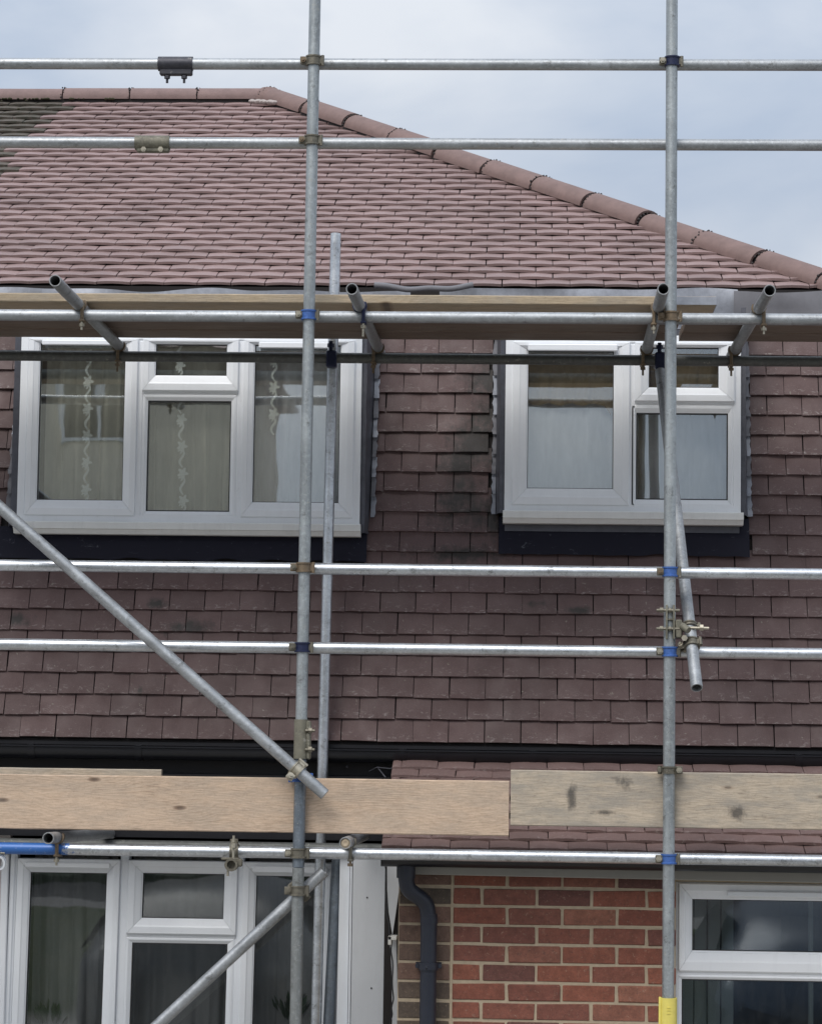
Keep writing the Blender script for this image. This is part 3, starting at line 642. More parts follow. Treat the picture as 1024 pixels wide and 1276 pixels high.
# lead cheeks, soakers and aprons of the two dormer windows
def cheek(x0, x1, zb, zt, side, lab):
    m = MB(); vs = []; n = 26
    for i in range(n + 1):
        z = zb + (zt - zb) * i / n; w = .004 * noise.noise(Vector((x0 * 5, 2, z * 9)))
        yb = my(z) + .03; vs += [(x0 + w, yb if side < 0 else WY + .012, z), ((x0 + x1) / 2 + w, WY + .004 + w, z), (x1 + w, WY + .012 if side < 0 else yb, z)]
    fs = [(i * 3 + j, i * 3 + j + 1, (i + 1) * 3 + j + 1, (i + 1) * 3 + j) for i in range(n) for j in range(2)]
    m.add(vs, fs, True); nv = len(m.v); m.add([(x, y + .003, z) for x, y, z in vs], [f[::-1] for f in fs], True)
    part(m, 'lead_cheek', M['lead'], house, lab)
def soakers(xa, xb, z0, z1, lab):
    c = part(MB().box(min(xa, xb), max(xa, xb), my(z1) + .02, my(z1) + .03, z1 - .02, z1), 'soaker_strip', M['lead_pale'], house, lab)
    z = z0; k = 0
    while z < z1 - .05:
        m = MB(); d = .004 * (k % 2); n = 5; vs = []
        for i in range(n + 1):
            t = i / n; zz = z + .097 * t; w = random.uniform(-.005, .005)
            off = -.016 * (1 - t) - .008 + random.uniform(-.002, .002)
            for x in (xa, xb + w): vs.append((x, my(zz) + off - .002 - (.004 if x == xb + w else 0), zz))
        vs = vs + [(x, y + .002, z_) for x, y, z_ in vs]; q = 2 * (n + 1)
        fs = [(2 * i, 2 * i + 1, 2 * i + 3, 2 * i + 2) for i in range(n)]; fs += [tuple(q + a for a in f[::-1]) for f in fs]
        m.add(vs, fs); part(m, 'soaker', M['lead_pale'] if random.random() < .4 else M['felt'], c); z += .0965; k += 1
cheek(-2.432, -2.372, 3.80, 4.85, -1, 'lead cheek left of the left window'); cheek(-.768, -.722, 3.78, 4.85, 1, 'lead cheek right of the left window')
cheek(-.145, -.098, 3.88, 4.85, -1, 'lead cheek left of the right window'); cheek(.992, 1.038, 3.88, 4.85, 1, 'lead cheek right of the right window')
soakers(-.722, -.70, 3.86, 4.8, 'pale lead soakers right of the left window'); soakers(-.140, -.158, 3.88, 4.8, 'pale lead soakers left of the right window')
soakers(1.030, 1.050, 3.88, 4.8, 'pale lead soakers right of the right window'); soakers(-2.42, -2.438, 3.86, 4.8, 'pale lead soakers left of the left window')
def apron(x0, x1, zb, zt, lab):
    m = MB(); n = 50; vs = []
    for i in range(n + 1):
        x = x0 + (x1 - x0) * i / n
        for j in range(7):
            t = j / 6; z = zb + (zt - zb) * t + (.014 * noise.noise(Vector((x * 9, 1, 5))) if j == 0 else 0)
            y = my(z) - .022 * (1 - .3 * t) - .006 + (WY + .03 - my(zt)) * max(0, t - .55) ** 1.5 * 2.2 * 0 + .004 * noise.noise(Vector((x * 6, z * 14, 2)))
            vs.append((x, y, z))
    fs = [(i * 7 + j, (i + 1) * 7 + j, (i + 1) * 7 + j + 1, i * 7 + j + 1) for i in range(n) for j in range(6)]
    m.add(vs, fs, True); m.add([(a, b + .003, c) for a, b, c in vs], [f[::-1] for f in fs], True)
    part(m, 'lead_apron', M['apron'], house, lab)
apron(-2.475, -.735, 3.648, 3.80, 'black lead apron under the left window'); apron(-.122, 1.036, 3.690, 3.87, 'black lead apron under the right window')
# closing pieces round the window boxes (top, under the sill)
mb = MB(); mb.box(-2.372, -.768, WY + .01, 12.25, ZT + .002, ZT + .03); mb.box(-.098, .992, WY + .01, 12.25, ZT + .003, ZT + .03)
mb.box(-2.37, -.77, WY + .05, 12.1, 3.74, 3.76); mb.box(-.096, .99, WY + .05, 12.1, 3.80, 3.83)
part(mb, 'dormer_lining', M['lead'], house)
# ---- rooms behind the glass
def room(x0, x1, y0, y1, z0, z1, mat, lab):
    m = MB(); m.add([(x0, y0, z0), (x1, y0, z0), (x1, y1, z0), (x0, y1, z0), (x0, y0, z1), (x1, y0, z1), (x1, y1, z1), (x0, y1, z1)],
                    [(0, 1, 2, 3), (7, 6, 5, 4), (3, 2, 6, 7), (0, 3, 7, 4), (2, 1, 5, 6)])
    part(m, 'room', mat, house, lab)
room(-3.4, -.42, 12.28, 15.4, 2.95, 4.93, M['room'], 'bedroom behind the left upper window'); room(-.38, 1.42, 12.28, 15.0, 2.95, 4.93, M['room'], 'bedroom behind the right upper window')
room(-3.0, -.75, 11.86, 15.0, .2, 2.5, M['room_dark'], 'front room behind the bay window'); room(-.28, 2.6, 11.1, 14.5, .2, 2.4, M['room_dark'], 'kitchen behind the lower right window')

for a, b, c, d in ((-2.37, -.77, 3.80, ZT), (-.096, .99, 3.86, ZT)):
    m = MB(); m.add([(x, y, z) for y in (11.915, 12.30) for x, z in ((a, c), (b, c), (b, d), (a, d))], [(0, 4, 5, 1), (1, 5, 6, 2), (2, 6, 7, 3), (3, 7, 4, 0)])
    m.add([(x, y, z) for y in (11.912, 12.30) for x, z in ((a - .004, c - .004), (b + .004, c - .004), (b + .004, d + .0015), (a - .004, d + .0015))], [(0, 1, 5, 4), (1, 2, 6, 5), (2, 3, 7, 6), (3, 0, 4, 7)])
    part(m, 'window_reveal', M['room'], house)
# ------------------------------------------------------------------ gutter zone and lower walls
mb = MB(); mb.box(XL, XR + .05, 11.80, 11.84, 2.42, 2.80); mb.box(XL, XR + .05, 11.70, 11.80, 2.784, 2.80)
part(mb, 'fascia_board', M['black_board'], house, 'black fascia under the tile hung wall')
mb = MB(); GZ = 2.775; prof = []
Mg = Matrix(((0, 0, 1, XL), (1, 0, 0, 11.69), (0, 1, 0, GZ), (0, 0, 0, 1)))
mb.lathe([(.056, 0), (.056, XR - XL), (.052, XR - XL), (.052, 0), (.056, 0)], Mg, 16, 180, 360)
mb.path([(XL, 11.632, GZ + .001), (XR, 11.632, GZ + .001)], .0045, 6)
gut = part(mb, 'gutter', M['black'], house, 'black half round gutter along the foot of the tile hung wall')
for x in (-4.8, -4.2, -3.6, -2.9, -2.25, -1.76, -1.15, -.56, .03, .63, 1.22):
    m = MB().lathe([(.0575, 0), (.0600, 0), (.0600, .03), (.0575, .03), (.0575, 0)], Matrix(((0, 0, 1, x), (1, 0, 0, 11.69), (0, 1, 0, GZ), (0, 0, 0, 1))), 12, 178, 360)
    m.box(x, x + .03, 11.63, 11.80, GZ + .006, GZ + .010); part(m, 'gutter_bracket', M['black'], gut)
mb = MB(); mb.bbox(XL, -.60, 11.735, 11.798, 2.62, 2.66, .004); mb.box(XL, -.60, 11.765, 11.80, 2.425, 2.618); mb.box(XL, -.53, 11.62, 11.80, 2.37, 2.42)
part(mb, 'soffit_board', M['black_board'], house, 'black boards between the gutter and the bay window')
# small old nails / debris hanging in the black zone
mb = MB().sphere((-.80, 11.73, 2.70), .006, 6); mb.path([(-.70, 11.72, 2.68), (-.66, 11.66, 2.70), (-.6, 11.64, 2.695), (-.545, 11.64, 2.71)], .0022, 6); mb.path([(-.66, 11.70, 2.70), (-.62, 11.66, 2.655)], .003, 6)
part(mb, 'loose_wire', M['lead'], house, 'loose wires under the gutter left of the lean-to')
# ground floor walls
gmort = M['mortar']
mb = MB(); mb.box(XL, -2.345, 11.78, 11.84, 0, 2.37); mb.box(-2.345, -.78, 11.80, 11.84, 0, .99)
part(mb, 'rendered_wall', plain_mat('pale_render', (.50, .47, .46), .85, 0, .25, 30, .5), house, 'pale rendered wall beside the bay window')
mb = MB(); mb.bbox(-2.375, -2.342, 11.735, 11.79, 0, 2.28, .004); part(mb, 'corner_trim', M['upvc_low'], house)
mb = MB()
m2 = MB(); m2.add([(x, y, z) for (x, y, z) in [(-.828, 11.60, 0), (-.772, 11.60, 0), (-.772, 11.60, 2.30), (-.816, 11.60, 2.30), (-.828, 11.72, 0), (-.772, 11.72, 0), (-.772, 11.72, 2.30), (-.816, 11.72, 2.30)]],
       [(0, 1, 2, 3), (7, 6, 5, 4), (0, 4, 5, 1), (1, 5, 6, 2), (2, 6, 7, 3), (3, 7, 4, 0)])
part(m2, 'corner_trim', M['upvc_low'], house)
m2 = MB().bbox(-.768, -.758, 11.575, 11.72, 0, 2.30, .002); part(m2, 'corner_trim', M['upvc_low'], house)
m2 = MB(); m2.add([(-.755, 11.57, 0), (-.585, 11.57, 0), (-.602, 11.57, 2.285), (-.755, 11.57, 2.30), (-.755, 11.7, 0), (-.585, 11.7, 0), (-.602, 11.7, 2.285), (-.755, 11.7, 2.30)],
       [(0, 1, 2, 3), (7, 6, 5, 4), (0, 4, 5, 1), (1, 5, 6, 2), (2, 6, 7, 3), (3, 7, 4, 0)])
part(m2, 'corner_panel', M['greyboard'], house, 'grey painted panel at the corner beside the bay window')
for (x, z) in ((-.69, 2.12), (-.665, 1.72)):
    part(MB().sphere((x, 11.569, z), .004, 6), 'screw_hole', M['black'], house)
m2 = MB(); pts = [(-.60, 2.262), (-.545, 2.262), (-.545, 2.16), (-.562, 2.03), (-.572, 1.96), (-.59, 2.06), (-.598, 2.16)]
m2.add([(x, 11.52, z) for x, z in pts] + [(x, 11.535, z) for x, z in pts], [tuple(range(7)), tuple(range(13, 6, -1))] + [(i, (i + 1) % 7, 7 + (i + 1) % 7, 7 + i) for i in range(7)])
part(m2, 'broken_trim', M['greyboard'], house, 'tapering broken strip of grey trim beside the drainpipe')
m2 = MB(); pts = [(-.582, 1.945), (-.553, 1.945), (-.547, 1.75), (-.54, 1.5), (-.54, .8), (-.575, .8), (-.565, 1.5), (-.572, 1.8)]
n = len(pts); m2.add([(x, 11.50, z) for x, z in pts] + [(x, 11.515, z) for x, z in pts], [tuple(range(n)), tuple(range(2 * n - 1, n - 1, -1))] + [(i, (i + 1) % n, n + (i + 1) % n, n + i) for i in range(n)])
part(m2, 'broken_trim', M['greyboard'], house, 'lower strip of grey trim beside the drainpipe')
m2 = MB().box(-.61, -.42, 11.545, 11.60, 0, 2.37); part(m2, 'corner_lining', M['backing'], house)
m2 = MB().bbox(-.585, -.548, 11.40, 11.50, 1.946, 1.962, .002); m2.bbox(-.585, -.57, 11.40, 11.41, 1.925, 1.962, .002); part(m2, 'cable_clip', M['white_tag'], house, 'white clip beside the drainpipe')
# cable (a thing of its own)
mb = MB(); pts = [(-.600, 11.45, 2.345), (-.603, 11.46, 2.269), (-.600, 11.46, 2.166), (-.592, 11.45, 2.06), (-.582, 11.44, 1.995), (-.573, 11.44, 1.94), (-.569, 11.46, 1.85), (-.562, 11.46, 1.701), (-.566, 11.46, 1.64), (-.569, 11.46, 1.585), (-.575, 11.46, 1.3), (-.57, 11.46, .6), (-.57, 11.5, .02)]
fine = []
for a, b in zip(pts[:-1], pts[1:]):
    for i in range(6): fine.append(Vector(a).lerp(Vector(b), i / 6) + Vector((.0025 * math.sin(len(fine) * .9), 0, 0)))
mb.path(fine, .0032, 6); o = mb.build('cable', M['black']); tag(o, 'thin black cable hanging down the grey corner panel', 'cable')
# ---- brick front of the lean-to extension
BYF = 10.90; zb0 = 2.21
mb = MB(); mb.box(-.517, .645, BYF + .0045, BYF + .10, 0, 2.30); mb.box(.645, 2.1, BYF + .009, BYF + .10, 0, 1.04); mb.box(2.06, 3.4, BYF + .009, BYF + .10, 0, 2.30); mb.box(.645, 2.06, BYF + .012, BYF + .10, 2.246, 2.30)
mb.box(-.517, -.45, BYF + .10, 11.80, 0, 2.30); mb.box(3.3, 3.4, BYF + .1, 11.8, 0, 2.3)
bw = part(mb, 'brick_wall', M['mortar'], house, 'red brick wall of the lean-to beside the drainpipe')
_bm = {}
def brick(x0, x1, zc, mat, Yf=BYF):
    w = round(x1 - x0, 3); h = .0665; k = (w, mat.name, random.randrange(3))
    if k not in _bm:
        m = MB(); m.bbox(-w / 2, w / 2, 0, .05, -h / 2, h / 2, .003); rs = random.Random(len(_bm))
        m.v = [(x + rs.uniform(-.0025, .0025), y + rs.uniform(-.0018, .0018), z + rs.uniform(-.0022, .0022)) for x, y, z in m.v]; _bm[k] = m.mesh('brick', mat)
    subinst('brick', _bm[k], bw, Matrix.Translation(((x0 + x1) / 2 + random.uniform(-.0015, .0015), Yf + random.uniform(-.0015, .002), zc + random.uniform(-.001, .001))) @ Matrix.Rotation(random.gauss(0, .004), 4, 'Y'))
for r_ in range(-1, 14):
    zc = zb0 - .0789 * r_ - .0395
    if zc < 1.2: break
    if zc + .033 > 2.297: zc = 2.249
    brick(-.515, -.3, zc, M['brick_old'])
    x = -.284 if r_ % 2 else -.284
    first = .111 if r_ % 2 == 0 else .217
    x1 = x + first; brick(x, x1, zc, M['brick']); x = x1 + .0125
    while x < .64:
        x1 = min(x + .2175, .644)
        if x1 - x > .03: brick(x, x1, zc, M['brick'])
        x += .23
# proud vertical joint between old and new brickwork
m2 = MB().bbox(-.2985, -.286, BYF + .002, BYF + .02, 1.2, 2.29, .002); part(m2, 'mortar_joint', M['mortar'], bw)
mb = MB(); mb.bbox(-.457, 3.45, 10.84, 10.865, 2.262, 2.345, .003)
mb.v = [(x, y, z - (.020 * min(1, max(0, (x + .457) / 1.7)) if z < 2.3 else 0)) for x, y, z in mb.v]
part(mb, 'fascia_board', M['fascia'], house, 'taupe fascia board along the top of the brick wall')
mb = MB(); mb.box(-.56, 3.45, 10.866, 11.2, 2.30, 2.34); part(mb, 'soffit_board', M['black_board'], house)
mb = MB(); Mg = Matrix(((0, 0, 1, -.585), (1, 0, 0, 10.775), (0, 1, 0, 2.352), (0, 0, 0, 1)))
mb.lathe([(.056, 0), (.056, 4.0), (.052, 4.0), (.052, 0), (.056, 0)], Mg, 16, 180, 360); mb.box(-.585, -.583, 10.72, 10.83, 2.30, 2.352)
part(mb, 'gutter', M['black'], house, 'black gutter behind the lowest scaffold tube')
# drainpipe with swan neck
def bez(pts, n=7):
    out = []
    for i in range(len(pts) - 1): 
        for k in range(n): out.append(Vector(pts[i]).lerp(Vector(pts[i + 1]), k / n))
    out.append(Vector(pts[-1]))
    for _ in range(5): out = [out[0]] + [(out[i - 1] + out[i] * 2 + out[i + 1]) / 4 for i in range(1, len(out) - 1)] + [out[-1]]
    return out
mb = MB(); mb.path(bez([(-.482, 10.79, 2.33), (-.482, 10.79, 2.205), (-.392, 10.835, 2.145), (-.386, 10.835, 2.02)]), .0335, 18)
mb.path([(-.386, 10.835, 2.10), (-.386, 10.835, .05)], .0345, 18); mb.path([(-.386, 10.835, 1.895), (-.386, 10.835, 1.865)], .0385, 18); mb.path([(-.483, 10.79, 2.25), (-.483, 10.79, 2.31)], .039, 18)
mb.path([(-.386, 10.835, 2.085), (-.386, 10.835, 2.06)], .037, 18)
dp = part(mb, 'drainpipe', M['pipe'], house, 'navy black plastic drainpipe with a swan neck on the brick wall')
for z in (1.885, .7):
    m = MB(); m.lathe([(.039, 0), (.0415, 0), (.0415, .028), (.039, .028), (.039, 0)], Matrix.Translation((-.386, 10.835, z - .014)), 20); m.box(-.44, -.332, 10.86, 10.885, z - .012, z + .012)
    for sx in (-1, 1): m.path([(-.386 + sx * .046, 10.83, z), (-.386 + sx * .046, 10.87, z)], .010, 8)
    m.sphere((-.392, 10.793, z - .004), .005, 6); part(m, 'pipe_clip', M['pipe'], dp)
# ---- lean-to tiled roof
LA = R(22.0); LY, LZ = 10.765, 2.368
fr_l = Matrix(((1, 0, 0, 0), (0, math.cos(LA), -math.sin(LA), LY), (0, math.sin(LA), math.cos(LA), LZ), (0, 0, 0, 1)))
LLn = .95
mb = MB(); q = [fr_l @ Vector(p) for p in ((-.575, 0.03, -.012), (3.45, .03, -.012), (3.45, LLn, -.012), (-.55, LLn, -.012))]
mb.add(q + [p - Vector((0, 0, .06)) for p in q], [(0, 1, 2, 3), (7, 6, 5, 4), (0, 4, 5, 1), (1, 5, 6, 2), (2, 6, 7, 3), (3, 7, 4, 0)])
lt = part(mb, 'lean_to_roof', M['backing'], house, 'shallow lean-to roof of brown tiles above the brick wall')
lay_tiles(lt, 'lean_to_tile', fr_l, [.095 * k for k in range(10)], -.585, 3.4, -.30, .1633, .135, .013, .105, .0035, .012, M['lean_tile'], None, 300, jz=.003, jr=.4,
          score=lambda t: (2 if t[2] < 1.4 else .1) * (1 if t[0] < 10 else .3))
# side and back walls of the house
mb = MB(); mb.box(XL, XL + .1, 11.85, 18.2, 0, 4.95); mb.box(1.44, 1.54, 12.25, 18.2, 0, 4.99); mb.box(XL, 1.54, 18.1, 18.2, 0, 4.99); mb.box(1.40, 1.53, 11.86, 12.25, 0, 2.8)
mb.add([(1.50, 11.70, 2.8), (1.50, 12.25, 2.8), (1.50, 12.25, 4.98), (1.50, 12.18, 4.98), (1.53, 11.70, 2.8), (1.53, 12.25, 2.8), (1.53, 12.25, 4.98), (1.53, 12.18, 4.98)], [(0, 1, 2, 3), (7, 6, 5, 4), (0, 4, 5, 1), (3, 2, 6, 7), (0, 3, 7, 4), (1, 5, 6, 2)])
part(mb, 'side_wall', M['brick_old'], house)

# ------------------------------------------------------------------ curtains, plants and blind (things of their own)
def cloth(x0, x1, z0, z1, y, amp, waves, mat, name, label, cat, group=None, bottom=None, nx=None, gather=.9, seed=0):
    nx = nx or max(24, int((x1 - x0) * 160)); nz_ = 14; vs = []
    for i in range(nx + 1):
        u = i / nx; x = x0 + (x1 - x0) * u
        for j in range(nz_ + 1):
            t = j / nz_; zb = z0 if bottom is None else bottom(u)
            z = zb + (z1 - zb) * t
            ph = waves * u * 2 * math.pi + 1.3 * noise.noise(Vector((u * 4 + seed, t * .8, 0)))
            a = amp * (.6 + gather * noise.noise(Vector((u * 6 + seed, 5, t)))) * (1.0 - .35 * t)
            vs.append((x + .3 * a * math.sin(ph * 2 + 1), y + a * math.sin(ph) + .4 * a * math.sin(ph * 2.7 + seed), z))
    n = nz_ + 1; m = MB().add(vs, [(i * n + j, (i + 1) * n + j, (i + 1) * n + j + 1, i * n + j + 1) for i in range(nx) for j in range(nz_)], True)
    c = Vector(((x0 + x1) / 2, y, z1)); o = m.build(name, mat, origin=c); tag(o, label, cat, group); return o
def motif(parent, xc, y, z0, z1, drift=0):
    """white embroidered chain: flowers joined by S curls"""
    m = MB(); z = z1; k = 0; P = .128
    while z > z0:
        x = xc + drift * (z1 - z)
        vs = [(x, y, z)]; N = 24
        for i in range(N):
            a = 2 * math.pi * i / N; r = .021 * (1 + .35 * math.cos(5 * a + .6)); vs.append((x + r * math.cos(a), y - .001, z + r * 1.05 * math.sin(a)))
        m.add(vs, [(0, 1 + i, 1 + (i + 1) % N) for i in range(N)])
        # S curl
        pts = []; sgn = 1
        for i in range(26):
            t = i / 25; zz = z - .018 - .084 * t; xx = x + sgn * .010 * math.sin(t * 2 * math.pi + .4)
            pts.append((xx, zz))
        top = []; 
        for i in range(10):
            a = math.pi * (1.0 - i / 9 * 1.5); top.append((x - .010 + .008 * math.cos(a), z - .028 + .008 * math.sin(a)))
        for line, wd in ((pts, .0058), (top, .0048)):
            vs = []
            for i, (px_, pz_) in enumerate(line):
                a = line[max(0, i - 1)]; b = line[min(len(line) - 1, i + 1)]; d = Vector((b[0] - a[0], b[1] - a[1]));
                d = d.normalized() if d.length else Vector((0, 1)); w = wd * (.45 + .55 * math.sin(math.pi * (i + .5) / len(line)))
                vs += [(px_ - d.y * w, y - .001, pz_ + d.x * w), (px_ + d.y * w, y - .001, pz_ - d.x * w)]
            m.add(vs, [(2 * i, 2 * i + 1, 2 * i + 3, 2 * i + 2) for i in range(len(line) - 1)])
        z -= P; k += 1
    o = m.build('embroidery', M['embroid']); o.parent = parent; o.matrix_basis = Matrix.Translation(parent.location).inverted()
    return o
c1 = cloth(-2.27, -1.85, 3.84, 4.70, 11.965, .022, 3.4, M['net'], 'net_curtain', 'sheer curtain with white flower embroidery in the left light of the left upper window', 'curtain', 'net curtains with embroidered flowers', seed=1)
motif(c1, -2.065, 11.925, 3.88, 4.62, .004)
c2 = cloth(-1.83, -1.36, 3.83, 4.70, 11.965, .022, 3.7, M['net'], 'net_curtain', 'sheer embroidered curtain in the middle light of the left upper window', 'curtain', 'net curtains with embroidered flowers', seed=4)
motif(c2, -1.636, 11.925, 3.84, 4.70, .045)
c3 = cloth(-1.34, -.80, 3.84, 4.70, 11.965, .024, 4, M['net_white'], 'net_curtain', 'pale embroidered curtain in the right light of the left upper window', 'curtain', 'net curtains with embroidered flowers', seed=9)
motif(c3, -1.185, 11.922, 4.30, 4.60, .0)
cloth(-.07, .50, 3.90, 4.60, 11.97, .010, 4, M['net_white'], 'net_curtain', 'plain white net in the wide left light of the right upper window', 'curtain', seed=3)
cloth(.505, .96, 3.90, 4.60, 11.97, .010, 4, M['net_white'], 'net_curtain', 'plain white net in the lower right light of the right upper window', 'curtain', seed=13)
def scal(u):
    x = -.09 + 1.07 * u; z = 4.40
    for c, w in ((.392, .03), (.765, .03)):
        d = abs(x - c)
        if d < w: z -= .05 * (1 - d / w) ** 1.4
    return z + .006 * math.cos(x * 60)
cloth(-.09, .98, 4.40, 4.70, 11.94, .008, 11, M['drape'], 'pelmet_valance', 'ochre gathered valance across the top of the right upper window', 'curtain', bottom=scal, nx=260, seed=21)
cloth(.505, .552, 3.90, 4.70, 11.93, .003, .5, M['drape'], 'side_drape', 'narrow ochre drape at the middle post of the right upper window', 'curtain', nx=20, seed=31)
for i, (a, b, lab) in enumerate(((-2.26, -1.87, 'dim grey drape in the left light of the lower bay window'), (-1.80, -1.33, 'dim grey drape in the middle of the lower bay window'), (-1.26, -.84, 'dim grey drape in the right light of the lower bay window'))):
    cloth(a, b, .9, 2.28, 11.93, .022, 3.5, M['drape_grey'], 'drape', lab, 'curtain', 'grey drapes in the lower bay window', seed=40 + i * 7)
# vertical blind and a pale post in the kitchen window
vb = empty('vertical_blind', (.80, 11.25, 2.2)); tag(vb, 'sage green vertical blind drawn to the left of the kitchen window', 'blind')
for i in range(4):
    x = .695 + .058 * i; m = MB().bbox(-.0265, .0265, -.0015, .0015, -1.1, 0, .0005, Matrix.Rotation(R(12), 4, 'Z')); o = m.build('slat', M['blind']); o.parent = vb; o.location = (x - .80 + .02, .01 * (i % 2), 0)
o = MB().bbox(-.13, .6, -.02, .02, 0, .03, .003).build('headrail', M['blind']); o.parent = vb
o = MB().bbox(1.242, 1.262, 11.3, 11.33, .9, 2.24, .003).build('inner_frame_post', M['blind']); tag(o, 'pale upright post seen through the right part of the kitchen window', 'post')
def plant(x, y, z, r, label):
    e_ = empty('potted_plant', (x, y, z - .35)); tag(e_, label, 'plant', 'plants on the bay window sill')
    m = MB().lathe([(.001, 0), (.055, 0), (.075, .12), (.07, .12), (.001, .11)], Matrix.Identity(4), 14); o = m.build('pot', M['ridge']); o.parent = e_
    m = MB(); rs = random.Random(int(abs(x) * 1000))
    for i in range(90):
        a = rs.uniform(0, 6.28); el = rs.uniform(.1, 1.5); rr = r * rs.uniform(.4, 1); c = Vector((rr * math.cos(a) * math.cos(el), rr * math.sin(a) * math.cos(el) * .7, .24 + rr * math.sin(el)))
        d = (c - Vector((0, 0, .15))).normalized(); sd_ = d.cross(Vector((rs.uniform(-1, 1), rs.uniform(-1, 1), 1))).normalized(); w = .012; l = .035
        m.add([c - d * l, c + sd_ * w, c + d * l, c - sd_ * w], [(0, 1, 2, 3)])
    o = m.build('foliage', M['leaf']); o.parent = e_
    m = MB().path([(0, 0, .1), (.01, 0, .25)], .006, 6); o = m.build('stem', M['leaf']); o.parent = e_
plant(-2.17, 11.94, 1.62, .09, 'dark leafy plant at the foot of the left light of the bay window')
plant(-1.06, 11.94, 1.67, .10, 'dark leafy plant behind the scaffold post in the bay window')
o = MB().bbox(-2.33, -.83, 11.83, 12.0, 1.22, 1.25, .004).build('window_board', M['upvc_low']); tag(o, 'white inner window board of the bay window', 'shelf')

# ------------------------------------------------------------------ the scaffold
scaf = empty('scaffold', (-.905, 10.5, 0)); tag(scaf, 'galvanised tube scaffold standing in front of the house', 'scaffold')
TR, TI = .02415, .0200
SY, LYy, IY = 10.50, 10.553, 11.58
def sp(mb, name, mat, label=None, parent=scaf): return part(mb, name, mat, parent, label)
def stube(name, mat, p0, p1, label=None): return sp(MB().tube(p0, p1, TR, TI, 28), name, mat, label)
XLf, XRt = -4.2, 2.6
# standards
stube('standard', M['galv'], (-.906, SY, 2.74), (-.900, SY, 6.9), 'left front upright of pale mottled tube above its sleeve')
stube('standard', M['galv_dark'], (-.908, SY, 2.30), (-.906, SY, 2.738), 'bluish lower left front upright')
stube('standard', M['galv_old'], (-.908, SY, 0.03), (-.908, SY, 2.298), 'greenish grey lowest length of the left front upright')
stube('standard', M['galv'], (.593, SY, .03), (.589, SY, 6.9), 'right front upright')
stube('standard', M['galv_new'], (-.926, 11.634, .03), (-.884, 11.634, 5.145), 'inner upright close to the left window')
stube('standard', M['galv_dark'], (-.912, 11.60, .03), (-.835, 11.69, 2.30), 'leaning dark tube standing in for a reflection in the bay window')  # added tube, shaped after a reflection in the bay glass
stube('standard', M['galv_old'], (.604, 11.634, 3.6), (.604, 11.634, 4.62), 'short inner upright behind the right front one') if False else None
stube('standard', M['galv'], (-3.4, SY, .03), (-3.4, SY, 6.9)); stube('standard', M['galv'], (2.4, SY, .03), (2.4, SY, 6.9))
for x, y in ((-.908, SY), (.593, SY), (-.926, 11.634), (-3.4, SY), (2.4, SY)):
    m = MB().bbox(x - .075, x + .075, y - .075, y + .075, 0.0, .006, .001); m.path([(x, y, .005), (x, y, .06)], .018, 12); sp(m, 'base_plate', M['coup_rust'])
# ledgers and guard rails (butt jointed at the sleeves)
stube('guard_rail', M['galv_h'], (XLf, LYy, 5.650), (-1.491, LYy, 5.650), 'top guard rail left of the dark sleeve'); stube('guard_rail', M['galv_h'], (-1.489, LYy, 5.650), (XRt, LYy, 5.649), 'top guard rail right of the dark sleeve')
stube('guard_rail', M['galv_h'], (XLf, LYy, 5.311), (-1.581, LYy, 5.311), 'second guard rail left of its sleeve'); stube('guard_rail', M['galv_h'], (-1.579, LYy, 5.311), (XRt, LYy, 5.309), 'second guard rail right of its sleeve')
stube('ledger', M['galv_h'], (XLf, LYy, 4.573), (XRt, LYy, 4.577), 'outer ledger under the upper platform')
stube('guard_rail', M['galv_new'], (XLf, LYy, 3.524), (XRt, LYy, 3.520), 'bright rail just under the upper windows')
stube('guard_rail', M['galv_new'], (XLf, LYy, 3.195), (XRt, LYy, 3.195), 'bright rail across the middle of the tile hung wall')
stube('ledger', M['galv_paint'], (XLf, LYy, 2.357), (XRt, LYy, 2.357), 'lowest bright ledger with blue paint at its left end')
stube('ledger', M['galv_in'], (XLf, IY, 4.560), (XRt, IY, 4.556), 'dull inner ledger across the heads of the upper windows')
stube('ledger', M['galv_in'], (XLf, IY, 2.335), (-.62, IY, 2.335), 'inner lower ledger above the bay window')
# transoms
for x0, x1, y0, y1, z, lab in ((-1.874, -1.866, 10.0, 11.70, 4.618, 'leftmost upper cross tube'), (-.703, -.676, 10.15, 11.74, 4.618, 'second upper cross tube beside the left post'),
                           (.539, .543, 10.11, 11.74, 4.618, 'upper cross tube just left of the right post'), (.961, .938, 10.13, 11.74, 4.618, 'rightmost upper cross tube')):
    stube('transom', M['galv_y'], (x0, y0, z + .003), (x1, y1, z - .013), lab)
stube('transom', M['galv_y'], (-1.914, 10.385, 2.4065), (-1.86, 11.66, 2.385), 'lower left cross tube above the blue tube end')
stube('transom', M['galv_y'], (-.708, 10.345, 2.4065), (-.70, 11.5, 2.40), 'lower cross tube right of the left post')
# braces
stube('brace', M['galv_h'], (-2.76, 10.445, 4.265), (-.800, 10.443, 2.597), 'long diagonal brace falling from the left to the left post')
stube('brace', M['galv_h'], (-2.44, 10.553, .74), (-.806, 10.555, 2.283), 'lower diagonal brace rising to the left post')
stube('raker', M['galv_h'], (.603, 11.53, 4.50), (.692, 10.345, 3.045), 'slanting tube hanging behind the right post')
